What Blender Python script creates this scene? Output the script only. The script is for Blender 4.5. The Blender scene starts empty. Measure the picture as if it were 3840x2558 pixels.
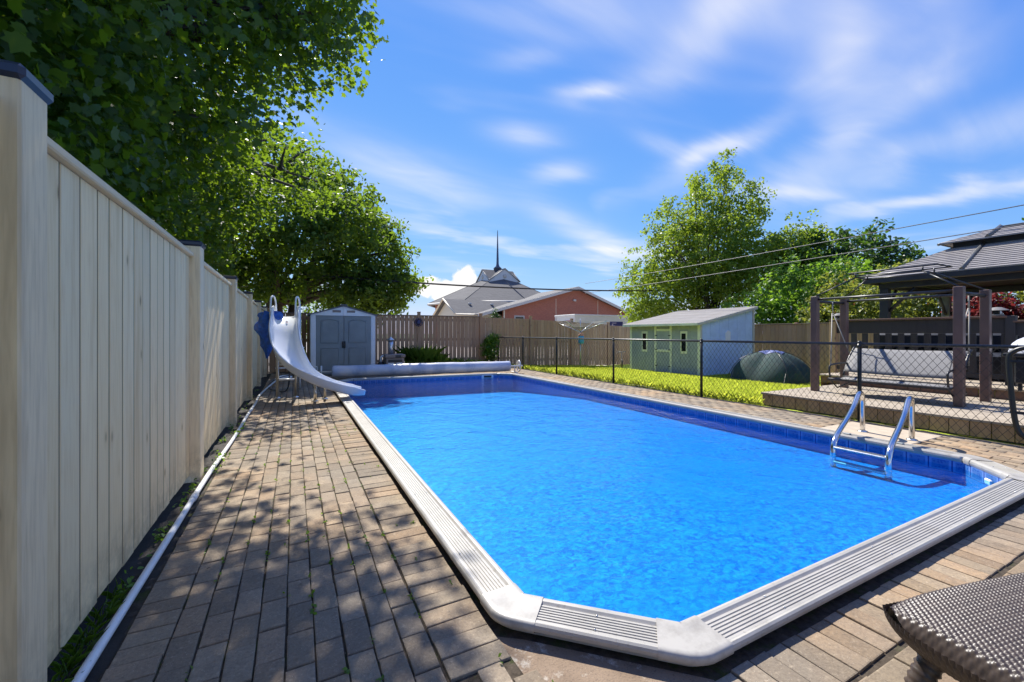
import bpy, bmesh, math, random
import numpy as np
from mathutils import Vector, Matrix
random.seed(7); rng = np.random.default_rng(7)
R = math.radians
scene = bpy.context.scene
COL = scene.collection

# ------------------------------------------------------------------ camera
cam_d = bpy.data.cameras.new('camera'); cam = bpy.data.objects.new('camera', cam_d); COL.objects.link(cam)
cam_d.sensor_width = 36; cam_d.sensor_fit = 'HORIZONTAL'; cam_d.lens = 14.80
cam_d.shift_y = -0.0076; cam_d.clip_start = 0.05; cam_d.clip_end = 2000
cam.location = (0, 0, 1.2); cam.rotation_euler = (R(90), 0, R(-27.37))
scene.camera = cam

# ------------------------------------------------------------------ exposure / sky / sun
vs = scene.view_settings
vs.view_transform = 'Standard'; vs.look = 'None'; vs.exposure = 2.0; vs.gamma = 1.0
SUN_AZ, SUN_EL = 5.0, 49.0
world = bpy.data.worlds.new('World'); scene.world = world; world.use_nodes = True
wn, wl = world.node_tree.nodes, world.node_tree.links
for n in list(wn): wn.remove(n)
def wnode(t, **k):
    n = wn.new(t)
    for a, b in k.items(): setattr(n, a, b)
    return n
def wmath(op, a, b=None, c=None, clamp=False):
    n = wnode('ShaderNodeMath', operation=op, use_clamp=clamp)
    for i, v in enumerate((a, b, c)):
        if v is None: continue
        if isinstance(v, (int, float)): n.inputs[i].default_value = v
        else: wl.new(v, n.inputs[i])
    return n.outputs[0]
w_out = wnode('ShaderNodeOutputWorld'); w_bg = wnode('ShaderNodeBackground'); w_bg.inputs['Strength'].default_value = 0.15
sky = wnode('ShaderNodeTexSky', sky_type='NISHITA', sun_disc=False)
sky.sun_elevation = R(SUN_EL); sky.sun_rotation = R(SUN_AZ); sky.air_density = 1.0; sky.dust_density = 0.0; sky.ozone_density = 2.5
# deep, clear late-spring blue: soft shoulder on each channel of the physical sky
w_ad = wnode('ShaderNodeVectorMath', operation='ADD'); w_ad.inputs[1].default_value = (104, 8.6, 1.5); wl.new(sky.outputs[0], w_ad.inputs[0])
w_ml = wnode('ShaderNodeVectorMath', operation='MULTIPLY'); w_ml.inputs[1].default_value = (15.0, 2.50, 2.05); wl.new(sky.outputs[0], w_ml.inputs[0])
w_hs = wnode('ShaderNodeVectorMath', operation='DIVIDE'); wl.new(w_ml.outputs[0], w_hs.inputs[0]); wl.new(w_ad.outputs[0], w_hs.inputs[1])
w_tc = wnode('ShaderNodeTexCoord'); w_sep = wnode('ShaderNodeSeparateXYZ'); wl.new(w_tc.outputs['Generated'], w_sep.inputs[0])
dX, dY, dZ = w_sep.outputs
w_az = wmath('ARCTAN2', dX, dY)
w_el = wmath('ARCSINE', dZ)
# cirrus veil: a noise on a flat layer overhead, streaked
zz = wmath('ADD', wmath('MAXIMUM', dZ, 0.0), 0.12)
cmb = wnode('ShaderNodeCombineXYZ'); wl.new(wmath('DIVIDE', dX, zz), cmb.inputs[0]); wl.new(wmath('DIVIDE', dY, zz), cmb.inputs[1])
CLOUD_X, CLOUD_Y = 6.0, 4.0
def cnoise(rot, sc, scale, detail, dist, off):
    mp = wnode('ShaderNodeMapping'); mp.inputs['Rotation'].default_value = (0, 0, R(rot)); mp.inputs['Scale'].default_value = sc; mp.inputs['Location'].default_value = off
    wl.new(cmb.outputs[0], mp.inputs[0])
    n = wnode('ShaderNodeTexNoise'); n.inputs['Scale'].default_value = scale; n.inputs['Detail'].default_value = detail; n.inputs['Distortion'].default_value = dist; n.inputs['Roughness'].default_value = 0.52
    wl.new(mp.outputs[0], n.inputs['Vector']); return n.outputs['Fac']
def wrange(v, a, b, c=0.0, d=1.0, smooth=True):
    n = wnode('ShaderNodeMapRange'); n.interpolation_type = 'SMOOTHSTEP' if smooth else 'LINEAR'
    wl.new(v, n.inputs[0])
    for i, x in enumerate((a, b, c, d)): n.inputs[i+1].default_value = x
    return n.outputs[0]
nA = cnoise(25, (0.5, 1.7, 1), 0.9, 5, 1.0, (3.1, 7.7, 0))
nB = cnoise(-25, (0.55, 1.5, 1), 1.7, 6, 0.9, (1.3, 2.2, 0))
nC = cnoise(18, (0.7, 1.3, 1), 0.75, 4, 0.8, (CLOUD_X, CLOUD_Y, 0))
veil = wmath('MULTIPLY', wmath('MULTIPLY', wrange(nC, 0.47, 0.70), wrange(nB, 0.25, 0.72, 0.30, 1.0)), wrange(dZ, 0.0, 0.06, 0.0, 0.55))
# a handful of distinct wisps: soft ellipses (azimuth, elevation in degrees) broken up by the same noise
def wisp(az, el, ra, re, rot, amt, brk=0.6):
    a = wmath('SUBTRACT', w_az, R(az)); e = wmath('SUBTRACT', w_el, R(el))
    wob = wmath('MULTIPLY', wmath('SUBTRACT', nA, 0.5), 0.16); a = wmath('ADD', a, wob); e = wmath('SUBTRACT', e, wmath('MULTIPLY', wob, 0.6))
    c, s = math.cos(R(rot)), math.sin(R(rot))
    p = wmath('ADD', wmath('MULTIPLY', a, c), wmath('MULTIPLY', e, s)); q = wmath('SUBTRACT', wmath('MULTIPLY', e, c), wmath('MULTIPLY', a, s))
    p = wmath('DIVIDE', p, R(ra)); q = wmath('DIVIDE', q, R(re))
    r2 = wmath('ADD', wmath('MULTIPLY', p, p), wmath('MULTIPLY', q, q))
    g = wmath('POWER', 2.718, wmath('MULTIPLY', r2, -1.0))
    tex = wmath('ADD', wmath('MULTIPLY', wrange(nB, 0.3, 0.72), brk), 1 - brk)
    return wmath('MULTIPLY', wmath('MULTIPLY', g, tex), amt)
WISPS = [(67, 20.0, 10, 2.2, 22, 0.45), (72, 17.0, 9, 1.6, 8, 0.45), (75, 13.3, 10, .8, 6, 0.75), (61, 15.2, 6, .9, -14, 0.5), (66, 26, 2.6, 5, -12, 0.42), (53, 21.3, 8, 1.3, 16, 0.6), (47, 22.8, 4, .9, -25, 0.4),
         (38, 29.3, 3.6, 1.0, 0, 0.75), (29, 25.0, 4.2, 1.3, -5, 0.7), (33.5, 21.0, 3.4, 1.1, 5, 0.55), (29, 33.2, 4.5, 1.3, 6, 0.25), (20, 18, 9, 2.0, -14, 0.35), (36, 14, 8, 1.6, -28, 0.5), (22, 8.8, 6, 0.5, -4, 0.35), (12, 21, 10, 2.5, -8, 0.3), (52, 33, 12, 3, 20, 0.35),
         (120, 24, 14, 5, 12, 0.8), (170, 30, 16, 5, -15, 0.7), (-70, 26, 14, 4, 10, 0.7), (-130, 22, 16, 5, -8, 0.8), (-30, 30, 12, 3, 5, 0.5)]
acc = veil
for wsp in WISPS: acc = wmath('ADD', acc, wisp(*wsp))
# low cumulus heads behind the roofs
def puff(az, el, r, ry=1.0):
    nz = wnode('ShaderNodeTexNoise'); nz.inputs['Scale'].default_value = 26; nz.inputs['Detail'].default_value = 6; nz.inputs['Roughness'].default_value = 0.55
    wl.new(w_tc.outputs['Generated'], nz.inputs['Vector'])
    a = wmath('DIVIDE', wmath('SUBTRACT', w_az, R(az)), R(r)); e = wmath('DIVIDE', wmath('SUBTRACT', w_el, R(el)), R(r*ry))
    d = wmath('SQRT', wmath('ADD', wmath('MULTIPLY', a, a), wmath('MULTIPLY', e, e)))
    d = wmath('ADD', d, wmath('MULTIPLY', wmath('SUBTRACT', nz.outputs['Fac'], 0.5), 1.5))
    return wrange(d, 1.0, 0.72)
cum = puff(21.0, 7.3, 2.0, 0.9)
for p in ((18.6, 5.4, 2.2, 0.9), (23, 5.2, 2.6, 0.8), (15.5, 6.2, 1.9, 0.8), (100, 6, 3), (108, 5, 4), (150, 5, 4), (-60, 6, 3), (-100, 5, 4), (-150, 6, 4)): cum = wmath('MAXIMUM', cum, puff(*p))
acc = wmath('MAXIMUM', wmath('MINIMUM', acc, 0.85), wmath('MULTIPLY', cum, 0.95))
w_mix = wnode('ShaderNodeMix', data_type='RGBA'); wl.new(acc, w_mix.inputs[0]); wl.new(w_hs.outputs[0], w_mix.inputs[6]); w_mix.inputs[7].default_value = (1.85, 1.80, 1.75, 1)
wl.new(w_mix.outputs[2], w_bg.inputs['Color']); wl.new(w_bg.outputs[0], w_out.inputs[0])

sun_d = bpy.data.lights.new('sun', 'SUN'); sun_o = bpy.data.objects.new('sun', sun_d); COL.objects.link(sun_o)
sun_d.energy = 2.15; sun_d.angle = R(0.53); sun_d.color = (1.0, 0.955, 0.88)
_sd = Vector((math.sin(R(SUN_AZ))*math.cos(R(SUN_EL)), math.cos(R(SUN_AZ))*math.cos(R(SUN_EL)), math.sin(R(SUN_EL))))
sun_o.rotation_euler = _sd.to_track_quat('Z', 'Y').to_euler(); sun_o.location = _sd*40
scene.cycles.max_bounces = 8; scene.cycles.transparent_max_bounces = 12; scene.cycles.use_denoising = True
scene.cycles.caustics_reflective = False; scene.cycles.caustics_refractive = False; scene.cycles.sample_clamp_indirect = 6

# ------------------------------------------------------------------ materials
class NT:
    def __init__(s, name):
        s.m = bpy.data.materials.new(name); s.m.use_nodes = True
        s.n, s.l = s.m.node_tree.nodes, s.m.node_tree.links
        s.b = s.n['Principled BSDF']; s.out = s.n['Material Output']
    def node(s, t, **k):
        x = s.n.new(t)
        for a, b in k.items(): setattr(x, a, b)
        return x
    def lk(s, a, b): s.l.new(a, b)
    def math(s, op, a, b=None, clamp=False):
        x = s.node('ShaderNodeMath', operation=op, use_clamp=clamp)
        for i, v in enumerate((a, b)):
            if v is None: continue
            if isinstance(v, (int, float)): x.inputs[i].default_value = v
            else: s.lk(v, x.inputs[i])
        return x.outputs[0]
    def coord(s, kind='Object', scale=(1, 1, 1), jitter=True):
        tc = s.node('ShaderNodeTexCoord'); v = tc.outputs[kind]
        if jitter:
            oi = s.node('ShaderNodeObjectInfo'); mu = s.node('ShaderNodeVectorMath', operation='SCALE'); mu.inputs[0].default_value = (13.7, 29.3, 7.1); s.lk(oi.outputs['Random'], mu.inputs['Scale'])
            ad = s.node('ShaderNodeVectorMath', operation='ADD'); s.lk(v, ad.inputs[0]); s.lk(mu.outputs[0], ad.inputs[1]); v = ad.outputs[0]
        mp = s.node('ShaderNodeMapping'); mp.inputs['Scale'].default_value = scale; s.lk(v, mp.inputs[0]); return mp.outputs[0]
    def world(s, scale=(1, 1, 1)):
        g = s.node('ShaderNodeNewGeometry'); mp = s.node('ShaderNodeMapping'); mp.inputs['Scale'].default_value = scale; s.lk(g.outputs['Position'], mp.inputs[0]); return mp.outputs[0]
    def noise(s, vec, scale, detail=4, rough=0.55, dist=0):
        x = s.node('ShaderNodeTexNoise'); x.inputs['Scale'].default_value = scale; x.inputs['Detail'].default_value = detail; x.inputs['Roughness'].default_value = rough; x.inputs['Distortion'].default_value = dist
        s.lk(vec, x.inputs['Vector']); return x.outputs['Fac']
    def voro(s, vec, scale, feature='F1', out='Distance'):
        x = s.node('ShaderNodeTexVoronoi', feature=feature); x.inputs['Scale'].default_value = scale; s.lk(vec, x.inputs['Vector']); return x.outputs[out]
    def rng(s, v, a, b, c=0.0, d=1.0):
        x = s.node('ShaderNodeMapRange'); s.lk(v, x.inputs[0])
        for i, q in enumerate((a, b, c, d)): x.inputs[i+1].default_value = q
        return x.outputs[0]
    def mix(s, f, a, b, mode='MIX'):
        x = s.node('ShaderNodeMix', data_type='RGBA', blend_type=mode)
        if isinstance(f, (int, float)): x.inputs[0].default_value = f
        else: s.lk(f, x.inputs[0])
        for i, v in ((6, a), (7, b)):
            if isinstance(v, tuple): x.inputs[i].default_value = (*v[:3], 1)
            else: s.lk(v, x.inputs[i])
        return x.outputs[2]
    def rand(s):
        oi = s.node('ShaderNodeObjectInfo'); at = s.node('ShaderNodeAttribute'); at.attribute_name = 'rnd'
        return s.math('FRACT', s.math('ADD', oi.outputs['Random'], at.outputs['Fac']))
    def bump(s, h, strength=0.3, dist=0.01):
        x = s.node('ShaderNodeBump'); x.inputs['Strength'].default_value = strength; x.inputs['Distance'].default_value = dist; s.lk(h, x.inputs['Height']); s.lk(x.outputs[0], s.b.inputs['Normal'])
    def col(s, c): s.lk(c, s.b.inputs['Base Color'])
    def set(s, rough=0.6, metal=0.0, spec=0.5):
        s.b.inputs['Roughness'].default_value = rough; s.b.inputs['Metallic'].default_value = metal; s.b.inputs['Specular IOR Level'].default_value = spec; return s

def plain(name, c, rough=0.5, metal=0.0, var=0.18, scale=6.0, bump=0.0, dirt=None, spec=0.5):
    t = NT(name).set(rough, metal, spec); v = t.coord()
    n = t.noise(v, scale, 5); d = tuple(x*(1-var) for x in c); e = tuple(min(1, x*(1+var*0.6)) for x in c)
    cc = t.mix(t.rng(n, 0.3, 0.7), d, e)
    if dirt:
        cc = t.mix(t.rng(t.noise(v, scale*0.45, 7, 0.7), 0.50, 0.74, 0, dirt[1]), cc, dirt[0])
    t.col(cc); t.lk(t.rng(n, 0.2, 0.8, rough*0.85, min(1, rough*1.15)), t.b.inputs['Roughness'])
    if bump: t.bump(t.noise(v, scale*6, 4), bump, 0.004)
    return t.m

def wood(name, a, b, c, axis='z', knots=0.6, rough=0.75, green=0.0, groove=0.25, stain=None):
    """a,b: the two main tones, c: dark grain tone; grain runs along axis"""
    t = NT(name).set(rough)
    sc = {'z': (1, 1, .07), 'x': (.07, 1, 1), 'y': (1, .07, 1)}[axis]
    v = t.coord('Object', sc); v2 = t.coord('Object', tuple(1 if x == 1 else .25 for x in sc))
    r = t.rand()
    n1 = t.noise(v, 9, 4, 0.55, 0.4); n2 = t.noise(v, 70, 3, 0.6, 0.3); n3 = t.noise(v2, 3.0, 4)
    cc = t.mix(t.math('ADD', t.math('MULTIPLY', t.rng(n3, 0.3, 0.7), .45), t.math('MULTIPLY', t.math('FRACT', t.math('MULTIPLY', r, 7.31)), .55)), a, b)
    cc = t.mix(t.rng(n1, 0.56, 0.74, 0, 0.6), cc, c)
    cc = t.mix(t.rng(n2, 0.45, 0.75, 0, 0.35), cc, c)
    kn = t.voro(t.coord('Object', tuple(1 if x == 1 else .5 for x in sc)), 4.6)
    cc = t.mix(t.math('MULTIPLY', t.rng(kn, 0.085, 0.03), knots), cc, tuple(x*.28 for x in c))
    cc = t.mix(t.math('MULTIPLY', t.rng(kn, 0.17, 0.05), knots*.35), cc, c)
    if stain:
        gz_ = t.node('ShaderNodeSeparateXYZ'); t.lk(t.world(), gz_.inputs[0]); sp_ = t.math('MULTIPLY', t.rng(gz_.outputs[2], .34, .03), t.rng(t.noise(t.world(), 13, 5, .7), .35, .72)); cc = t.mix(t.math('MULTIPLY', sp_, .75), cc, (.20, .155, .095))
    if stain: cc = t.mix(t.rng(t.noise(t.coord('Object', tuple(1 if x == 1 else .2 for x in sc)), 4.5, 4, .6), .60, .72, 0, stain[1]), cc, stain[0])
    br = t.rng(r, 0, 1, 0.84, 1.02); x = t.node('ShaderNodeVectorMath', operation='SCALE'); t.lk(cc, x.inputs[0]); t.lk(br, x.inputs['Scale'])
    t.col(x.outputs[0]); t.bump(t.math('ADD', n2, t.math('MULTIPLY', n1, 1.5)), groove, 0.003)
    return t.m

MAT = {}
MAT['pine'] = wood('new_pine', (.95, .78, .47), (.94, .71, .38), (.68, .45, .20), knots=1.0, stain=((.56, .35, .15), .6))
MAT['gap_shade'] = wood('gap_shade_brown', (.17, .11, .055), (.14, .09, .045), (.07, .045, .022))  # dark brown that paints in the shade between the fence boards
MAT['pine_y'] = wood('new_pine_rail', (.93, .78, .50), (.87, .67, .39), (.58, .42, .23), axis='y')
MAT['pine_post'] = wood('pine_post', (.94, .78, .50), (.88, .66, .37), (.46, .32, .17), knots=.85, stain=((.50, .35, .16), .5))
MAT['cedar'] = wood('weathered_cedar', (.47, .27, .15), (.52, .335, .20), (.21, .115, .063), knots=.9, rough=.85)
MAT['cedar_x'] = wood('weathered_cedar_rail', (.24, .165, .12), (.29, .21, .155), (.11, .075, .055), axis='x', rough=.85)
MAT['cedar_y'] = wood('weathered_cedar_rail_y', (.24, .165, .12), (.29, .21, .155), (.11, .075, .055), axis='y', rough=.85)
MAT['cedar_new'] = wood('newer_cedar', (.42, .25, .14), (.36, .22, .13), (.2, .11, .06), rough=.8)
MAT['deck'] = wood('deck_plank', (.44, .37, .28), (.36, .30, .22), (.22, .17, .12), axis='y', rough=.8)
MAT['deck_face'] = wood('deck_face', (.58, .385, .20), (.47, .31, .16), (.21, .13, .07), rough=.85)
MAT['deck_dark'] = wood('deck_riser_brown', (.16, .09, .06), (.20, .12, .08), (.07, .04, .03), rough=.8)
MAT['dark_wood'] = wood('dark_stained', (.030, .026, .026), (.042, .036, .034), (.012, .01, .01), rough=.55, knots=.2)
MAT['black_plastic'] = plain('black_plastic', (.012, .014, .02), .35)
MAT['cap'] = plain('black_cap', (.018, .024, .045), .30)
MAT['white_plastic'] = plain('white_plastic', (.74, .75, .76), .35, var=.06, dirt=((.45, .42, .36), .25))
MAT['white_pvc'] = plain('white_pvc', (.78, .78, .75), .35, var=.06, dirt=((.5, .46, .38), .2))
MAT['slide'] = plain('slide_gelcoat', (.78, .80, .83), .16, var=.03, scale=2)
MAT['alu'] = plain('brushed_steel', (.62, .62, .60), .28, 1.0, var=.15, scale=20)
MAT['chrome'] = plain('polished_steel', (.72, .72, .72), .13, 1.0, var=.08, scale=30)
MAT['steel_tube'] = plain('aged_tube', (.52, .50, .44), .38, .8, var=.25, scale=8)
MAT['galv'] = plain('galvanised', (.62, .64, .66), .33, .9, var=.2, scale=25)
MAT['vinyl_black'] = plain('black_vinyl', (.010, .012, .012), .38)
MAT['bar_grey'] = plain('grey_bar', (.055, .055, .055), .35, .5)
MAT['shed_grey'] = plain('resin_grey', (.255, .28, .275), .55, var=.15, scale=3, bump=.1)
MAT['shed_roof'] = plain('resin_roof', (.13, .135, .14), .6)
MAT['shed_white'] = plain('resin_white', (.86, .86, .85), .45, var=.08)
MAT['net'] = plain('blue_net', (.015, .10, .42), .45, var=.4, scale=20)
MAT['wicker'] = plain('wicker', (.058, .042, .034), .42, var=.3, scale=40)
MAT['heater'] = plain('heater_taupe', (.26, .21, .18), .5, var=.12)
MAT['tent'] = plain('tent_green', (.020, .050, .046), .85, var=.25, scale=4)
MAT['tent_blue'] = plain('tent_blue', (.10, .13, .30), .5, var=.2)
MAT['sling'] = plain('sling_grey', (.21, .205, .20), .75, var=.1, scale=30)
MAT['swing_brown'] = plain('swing_brown', (.15, .092, .075), .42, var=.2, scale=5)
MAT['gz_dark'] = plain('gazebo_charcoal', (.028, .028, .033), .45)
MAT['gz_roof'] = plain('gazebo_roof_metal', (.30, .275, .255), .5, .0, var=.12)
MAT['gz_trim'] = plain('gazebo_trim', (.15, .15, .14), .45, .3)
MAT['lamp'] = plain('lantern_grey', (.20, .19, .17), .5)
MAT['cloth'] = plain('grey_cloth', (.42, .44, .52), .9, var=.15)
MAT['bucket'] = plain('blue_bag', (.06, .33, .50), .6, var=.2, scale=12)
MAT['pegs'] = plain('clothes_peg', (.62, .30, .18), .6, var=.3)
MAT['trailer'] = plain('trailer_white', (.66, .66, .58), .5, var=.06)
MAT['navy'] = plain('sign_navy', (.022, .032, .12), .4)
MAT['sign_white'] = plain('sign_white', (.8, .8, .8), .5, var=.02)
MAT['sign_red'] = plain('sign_red', (.45, .07, .05), .5)
MAT['spire'] = plain('spire_metal', (.08, .095, .13), .4, .3)
MAT['cream'] = plain('cream_trim', (.66, .58, .42), .6, var=.06)
MAT['soffit'] = plain('white_trim', (.50, .48, .43), .6, var=.06)
MAT['pale_wall'] = plain('cupola_stucco', (.58, .60, .60), .7, var=.06)
MAT['cable'] = plain('cable', (.012, .012, .014), .5)
MAT['wire'] = plain('service_wire', (.10, .10, .11), .5, .3)
MAT['rope'] = plain('swing_rope', (.34, .32, .28), .8)
MAT['disc'] = plain('ornament_metal', (.05, .06, .14), .4, .6, var=.4, scale=20)
MAT['window'] = plain('window_glass', (.012, .014, .016), .06, var=.1)
MAT['soil'] = plain('soil', (.030, .024, .018), .95, var=.5, scale=14, bump=.6)
MAT['bark'] = plain('bark', (.085, .065, .048), .9, var=.4, scale=9, bump=.7)
MAT['asphalt'] = plain('lot_asphalt', (.44, .38, .33), .9, var=.12, scale=.5)
MAT['far_ground'] = plain('far_ground', (.06, .09, .03), .95, var=.3, scale=.3)
t = NT('worn_slab').set(.92, 0, .2); w = t.world(); cc = t.mix(t.rng(t.noise(w, 6, 5), .35, .65), (.20, .145, .10), (.27, .20, .14)); cc = t.mix(t.rng(t.noise(w, 9, 7, .75), .56, .66, 0, .8), cc, (.50, .46, .39)); cc = t.mix(t.rng(t.noise(w, 140, 3), .55, .7, 0, .6), cc, (.12, .09, .07)); t.col(cc); t.bump(t.noise(w, 120, 5), .6, .005); MAT['slab_worn'] = t.m
MAT['slab'] = plain('concrete_slab', (.46, .38, .28), .85, var=.15, scale=9, bump=.3, dirt=((.3, .25, .19), .5))

t = NT('coping_metal').set(.42, 0, .5); v = t.world()
cc = t.mix(t.rng(t.noise(v, 5, 6, .65), .38, .7), (.405, .385, .345), (.33, .315, .28))
cc = t.mix(t.rng(t.noise(v, 38, 6, .75), .56, .72, 0, .7), cc, (.20, .175, .135)); cc = t.mix(t.rng(t.noise(v, 2.2, 6, .7), .5, .68, 0, .5), cc, (.28, .255, .21))
t.col(cc); t.bump(t.noise(v, 120, 3), .08, .002); MAT['coping'] = t.m
t = NT('coping_cap').set(.38); v = t.world()
cc = t.mix(t.rng(t.noise(v, 9, 7, .72), .46, .72, 0, .8), (.395, .375, .335), (.23, .21, .18))
t.col(cc); MAT['coping_cap'] = t.m

# pavers
t = NT('paver').set(.88, 0, .25); v = t.coord(); r = t.rand(); w = t.world()
cr = t.node('ShaderNodeValToRGB'); e = cr.color_ramp; e.elements[0].position = 0; e.elements[0].color = (.38, .255, .145, 1); e.elements[1].position = 1; e.elements[1].color = (.37, .285, .180, 1)
for p, c in ((.25, (.44, .29, .160)), (.45, (.33, .25, .155)), (.65, (.46, .325, .19)), (.82, (.36, .25, .155))):
    q = e.elements.new(p); q.color = (*c, 1)
t.lk(r, cr.inputs[0]); cc = cr.outputs[0]
cc = t.mix(t.rng(t.noise(w, .75, 4, .5), .34, .58, 0, .85), cc, (.255, .22, .17))
cc = t.mix(t.rng(t.noise(v, 14, 6, .7), .42, .72, 0, .45), cc, (.17, .13, .10))
cc = t.mix(t.rng(t.noise(w, 5.5, 6, .7), .56, .74, 0, .5), cc, (.11, .095, .075))
cc = t.mix(t.rng(t.noise(w, 75, 4, .7), .46, .70, 0, .55), cc, (.16, .125, .09)); cc = t.mix(t.rng(t.noise(w, 48, 4, .7), .56, .72, 0, .45), cc, (.56, .46, .33))
cc = t.mix(t.math('MULTIPLY', t.rng(t.voro(w, 130), .20, .08), t.rng(t.noise(w, 60, 2), .5, .62)), cc, (.62, .56, .46))
bs_ = t.node('ShaderNodeVectorMath', operation='SCALE'); t.lk(cc, bs_.inputs[0]); t.lk(t.rng(t.math('FRACT', t.math('MULTIPLY', r, 5.77)), 0, 1, .74, 1.06), bs_.inputs['Scale']); cc = bs_.outputs[0]
t.col(cc); t.bump(t.math('ADD', t.noise(v, 90, 5, .7), t.math('MULTIPLY', t.noise(v, 16, 4), 1.2)), .55, .006); MAT['paver'] = t.m
t = NT('joint_sand').set(.95, 0, .2); w = t.world()
cc = t.mix(t.rng(t.noise(w, 30, 5), .35, .65), (.045, .035, .025), (.095, .075, .055))
cc = t.mix(t.rng(t.noise(w, 7, 5, .7), .52, .62, 0, .8), cc, (.045, .060, .014)); t.col(cc); t.bump(t.noise(w, 150, 4), .6, .006); MAT['joint'] = t.m

# pool liner: printed vinyl
t = NT('liner_floor').set(.5, 0, .3); w = t.world()
n1 = t.noise(t.world((1.0, 1.25, 1)), 24, 6, .70, .55); n2 = t.noise(w, 6, 5, .65, .5); n3 = t.noise(w, .55, 3, .5)
cc = t.mix(t.rng(n1, .38, .64), (.0005, .085, .46), (.022, .34, .78))
cc = t.mix(t.rng(n2, .42, .66, 0, .55), cc, (.003, .20, .70))
cc = t.mix(t.rng(n3, .45, .66, 0, .55), cc, (.002, .215, .72))
t.col(cc); MAT['liner_floor'] = t.m
t = NT('liner_wall').set(.35, 0, .4)
uv = t.node('ShaderNodeTexCoord').outputs['UV']; sp = t.node('ShaderNodeSeparateXYZ'); t.lk(uv, sp.inputs[0]); U, V = sp.outputs[0], sp.outputs[1]
fu = t.math('FRACT', t.math('DIVIDE', U, .165)); eu = t.math('ABSOLUTE', t.math('SUBTRACT', fu, .5))
vb = t.math('DIVIDE', t.math('SUBTRACT', V, -.095), .115); ev = t.math('ABSOLUTE', t.math('SUBTRACT', vb, .5))
mx = t.math('MAXIMUM', eu, ev)
inband = t.math('LESS_THAN', ev, .5)
frame = t.math('MULTIPLY', t.math('GREATER_THAN', mx, .36), t.math('LESS_THAN', mx, .47))
sc = t.node('ShaderNodeMapping'); t.lk(uv, sc.inputs[0]); flo = t.voro(sc.outputs[0], 46)
base = t.mix(t.rng(t.noise(sc.outputs[0], 30, 4), .4, .6), (.002, .055, .30), (.004, .085, .40))
tile = t.mix(t.rng(flo, .30, .42, 0, .5), (.008, .085, .34), (.10, .25, .52))
tile = t.mix(frame, tile, (.14, .27, .56)); tile = t.mix(t.math('GREATER_THAN', mx, .47), tile, (.003, .025, .22))
cc = t.mix(inband, base, tile)
dn = t.math('LESS_THAN', V, -.095); cc = t.mix(dn, cc, (.001, .25, .62))
t.col(cc); MAT['liner_wall'] = t.m

# water: clear sheet, Fresnel gloss over a tinted see-through body
t = NT('water'); t.n.remove(t.b)
w = t.world(); fr = t.node('ShaderNodeFresnel'); fr.inputs['IOR'].default_value = 1.2
gl = t.node('ShaderNodeBsdfGlossy'); gl.inputs['Roughness'].default_value = .02; gl.inputs['Color'].default_value = (1, 1, 1, 1)
tr = t.node('ShaderNodeBsdfTransparent'); tr.inputs['Color'].default_value = (.45, .90, .96, 1)
h1 = t.noise(t.world((1, 1.5, 1)), 11, 3, .5, .6); h2 = t.noise(w, 2.6, 3, .5, .5); h3 = t.noise(w, 36, 2, .5)
hh = t.math('ADD', t.math('ADD', t.math('MULTIPLY', h1, .55), t.math('MULTIPLY', h2, 1.6)), t.math('MULTIPLY', h3, .10))
bp = t.node('ShaderNodeBump'); bp.inputs['Strength'].default_value = .42; bp.inputs['Distance'].default_value = .05; t.lk(hh, bp.inputs['Height'])
t.lk(bp.outputs[0], gl.inputs['Normal']); t.lk(bp.outputs[0], fr.inputs['Normal'])
mxs = t.node('ShaderNodeMixShader'); t.lk(fr.outputs[0], mxs.inputs[0]); t.lk(tr.outputs[0], mxs.inputs[1]); t.lk(gl.outputs[0], mxs.inputs[2]); t.lk(mxs.outputs[0], t.out.inputs[0]); MAT['water'] = t.m

# foliage
def leafmat(name, a, b, trans, tmix=.42, rough=.45, dead=None):
    t = NT(name).set(rough, 0, .4); at = t.node('ShaderNodeAttribute'); at.attribute_name = 'rnd'; f = at.outputs['Fac']
    cc = t.mix(f, a, b)
    tc = t.mix(f, tuple(x*.8 for x in trans), trans)
    if dead:
        k = t.math('GREATER_THAN', f, .965); cc = t.mix(k, cc, dead); tc = t.mix(k, tc, dead)
    t.col(cc); tl = t.node('ShaderNodeBsdfTranslucent'); t.lk(tc, tl.inputs['Color'])
    ms = t.node('ShaderNodeMixShader'); ms.inputs[0].default_value = tmix; t.lk(t.b.outputs[0], ms.inputs[1]); t.lk(tl.outputs[0], ms.inputs[2]); t.lk(ms.outputs[0], t.out.inputs[0])
    return t.m
MAT['maple'] = leafmat('maple_leaf', (.020, .055, .012), (.050, .115, .018), (.34, .52, .02), .36, .5)
MAT['maple2'] = leafmat('rear_maple_leaf', (.028, .072, .014), (.058, .120, .022), (.30, .46, .025), .40, .65)
MAT['elm'] = leafmat('elm_leaf', (.085, .155, .018), (.15, .235, .03), (.44, .58, .04), .45, .5)
MAT['lime_leaf'] = leafmat('bright_leaf', (.075, .17, .02), (.12, .25, .03), (.34, .58, .04), .45, .5)
MAT['dark_leaf'] = leafmat('dark_maple_leaf', (.018, .045, .014), (.040, .085, .020), (.14, .28, .025), .35)
MAT['shrub'] = leafmat('shrub_leaf', (.08, .13, .02), (.15, .19, .04), (.42, .46, .06), .42, dead=(.36, .12, .05))
MAT['red_leaf'] = leafmat('red_leaf', (.13, .014, .022), (.22, .03, .038), (.42, .06, .06), .36)
MAT['weed'] = leafmat('weed_leaf', (.06, .14, .02), (.13, .24, .03), (.34, .54, .04), .42)
MAT['grass'] = leafmat('grass_blade', (.42, .54, .05), (.55, .64, .08), (.88, .93, .12), .45, .6)
MAT['plant'] = leafmat('plant_leaf', (.09, .20, .03), (.18, .30, .045), (.40, .60, .06), .45)
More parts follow.
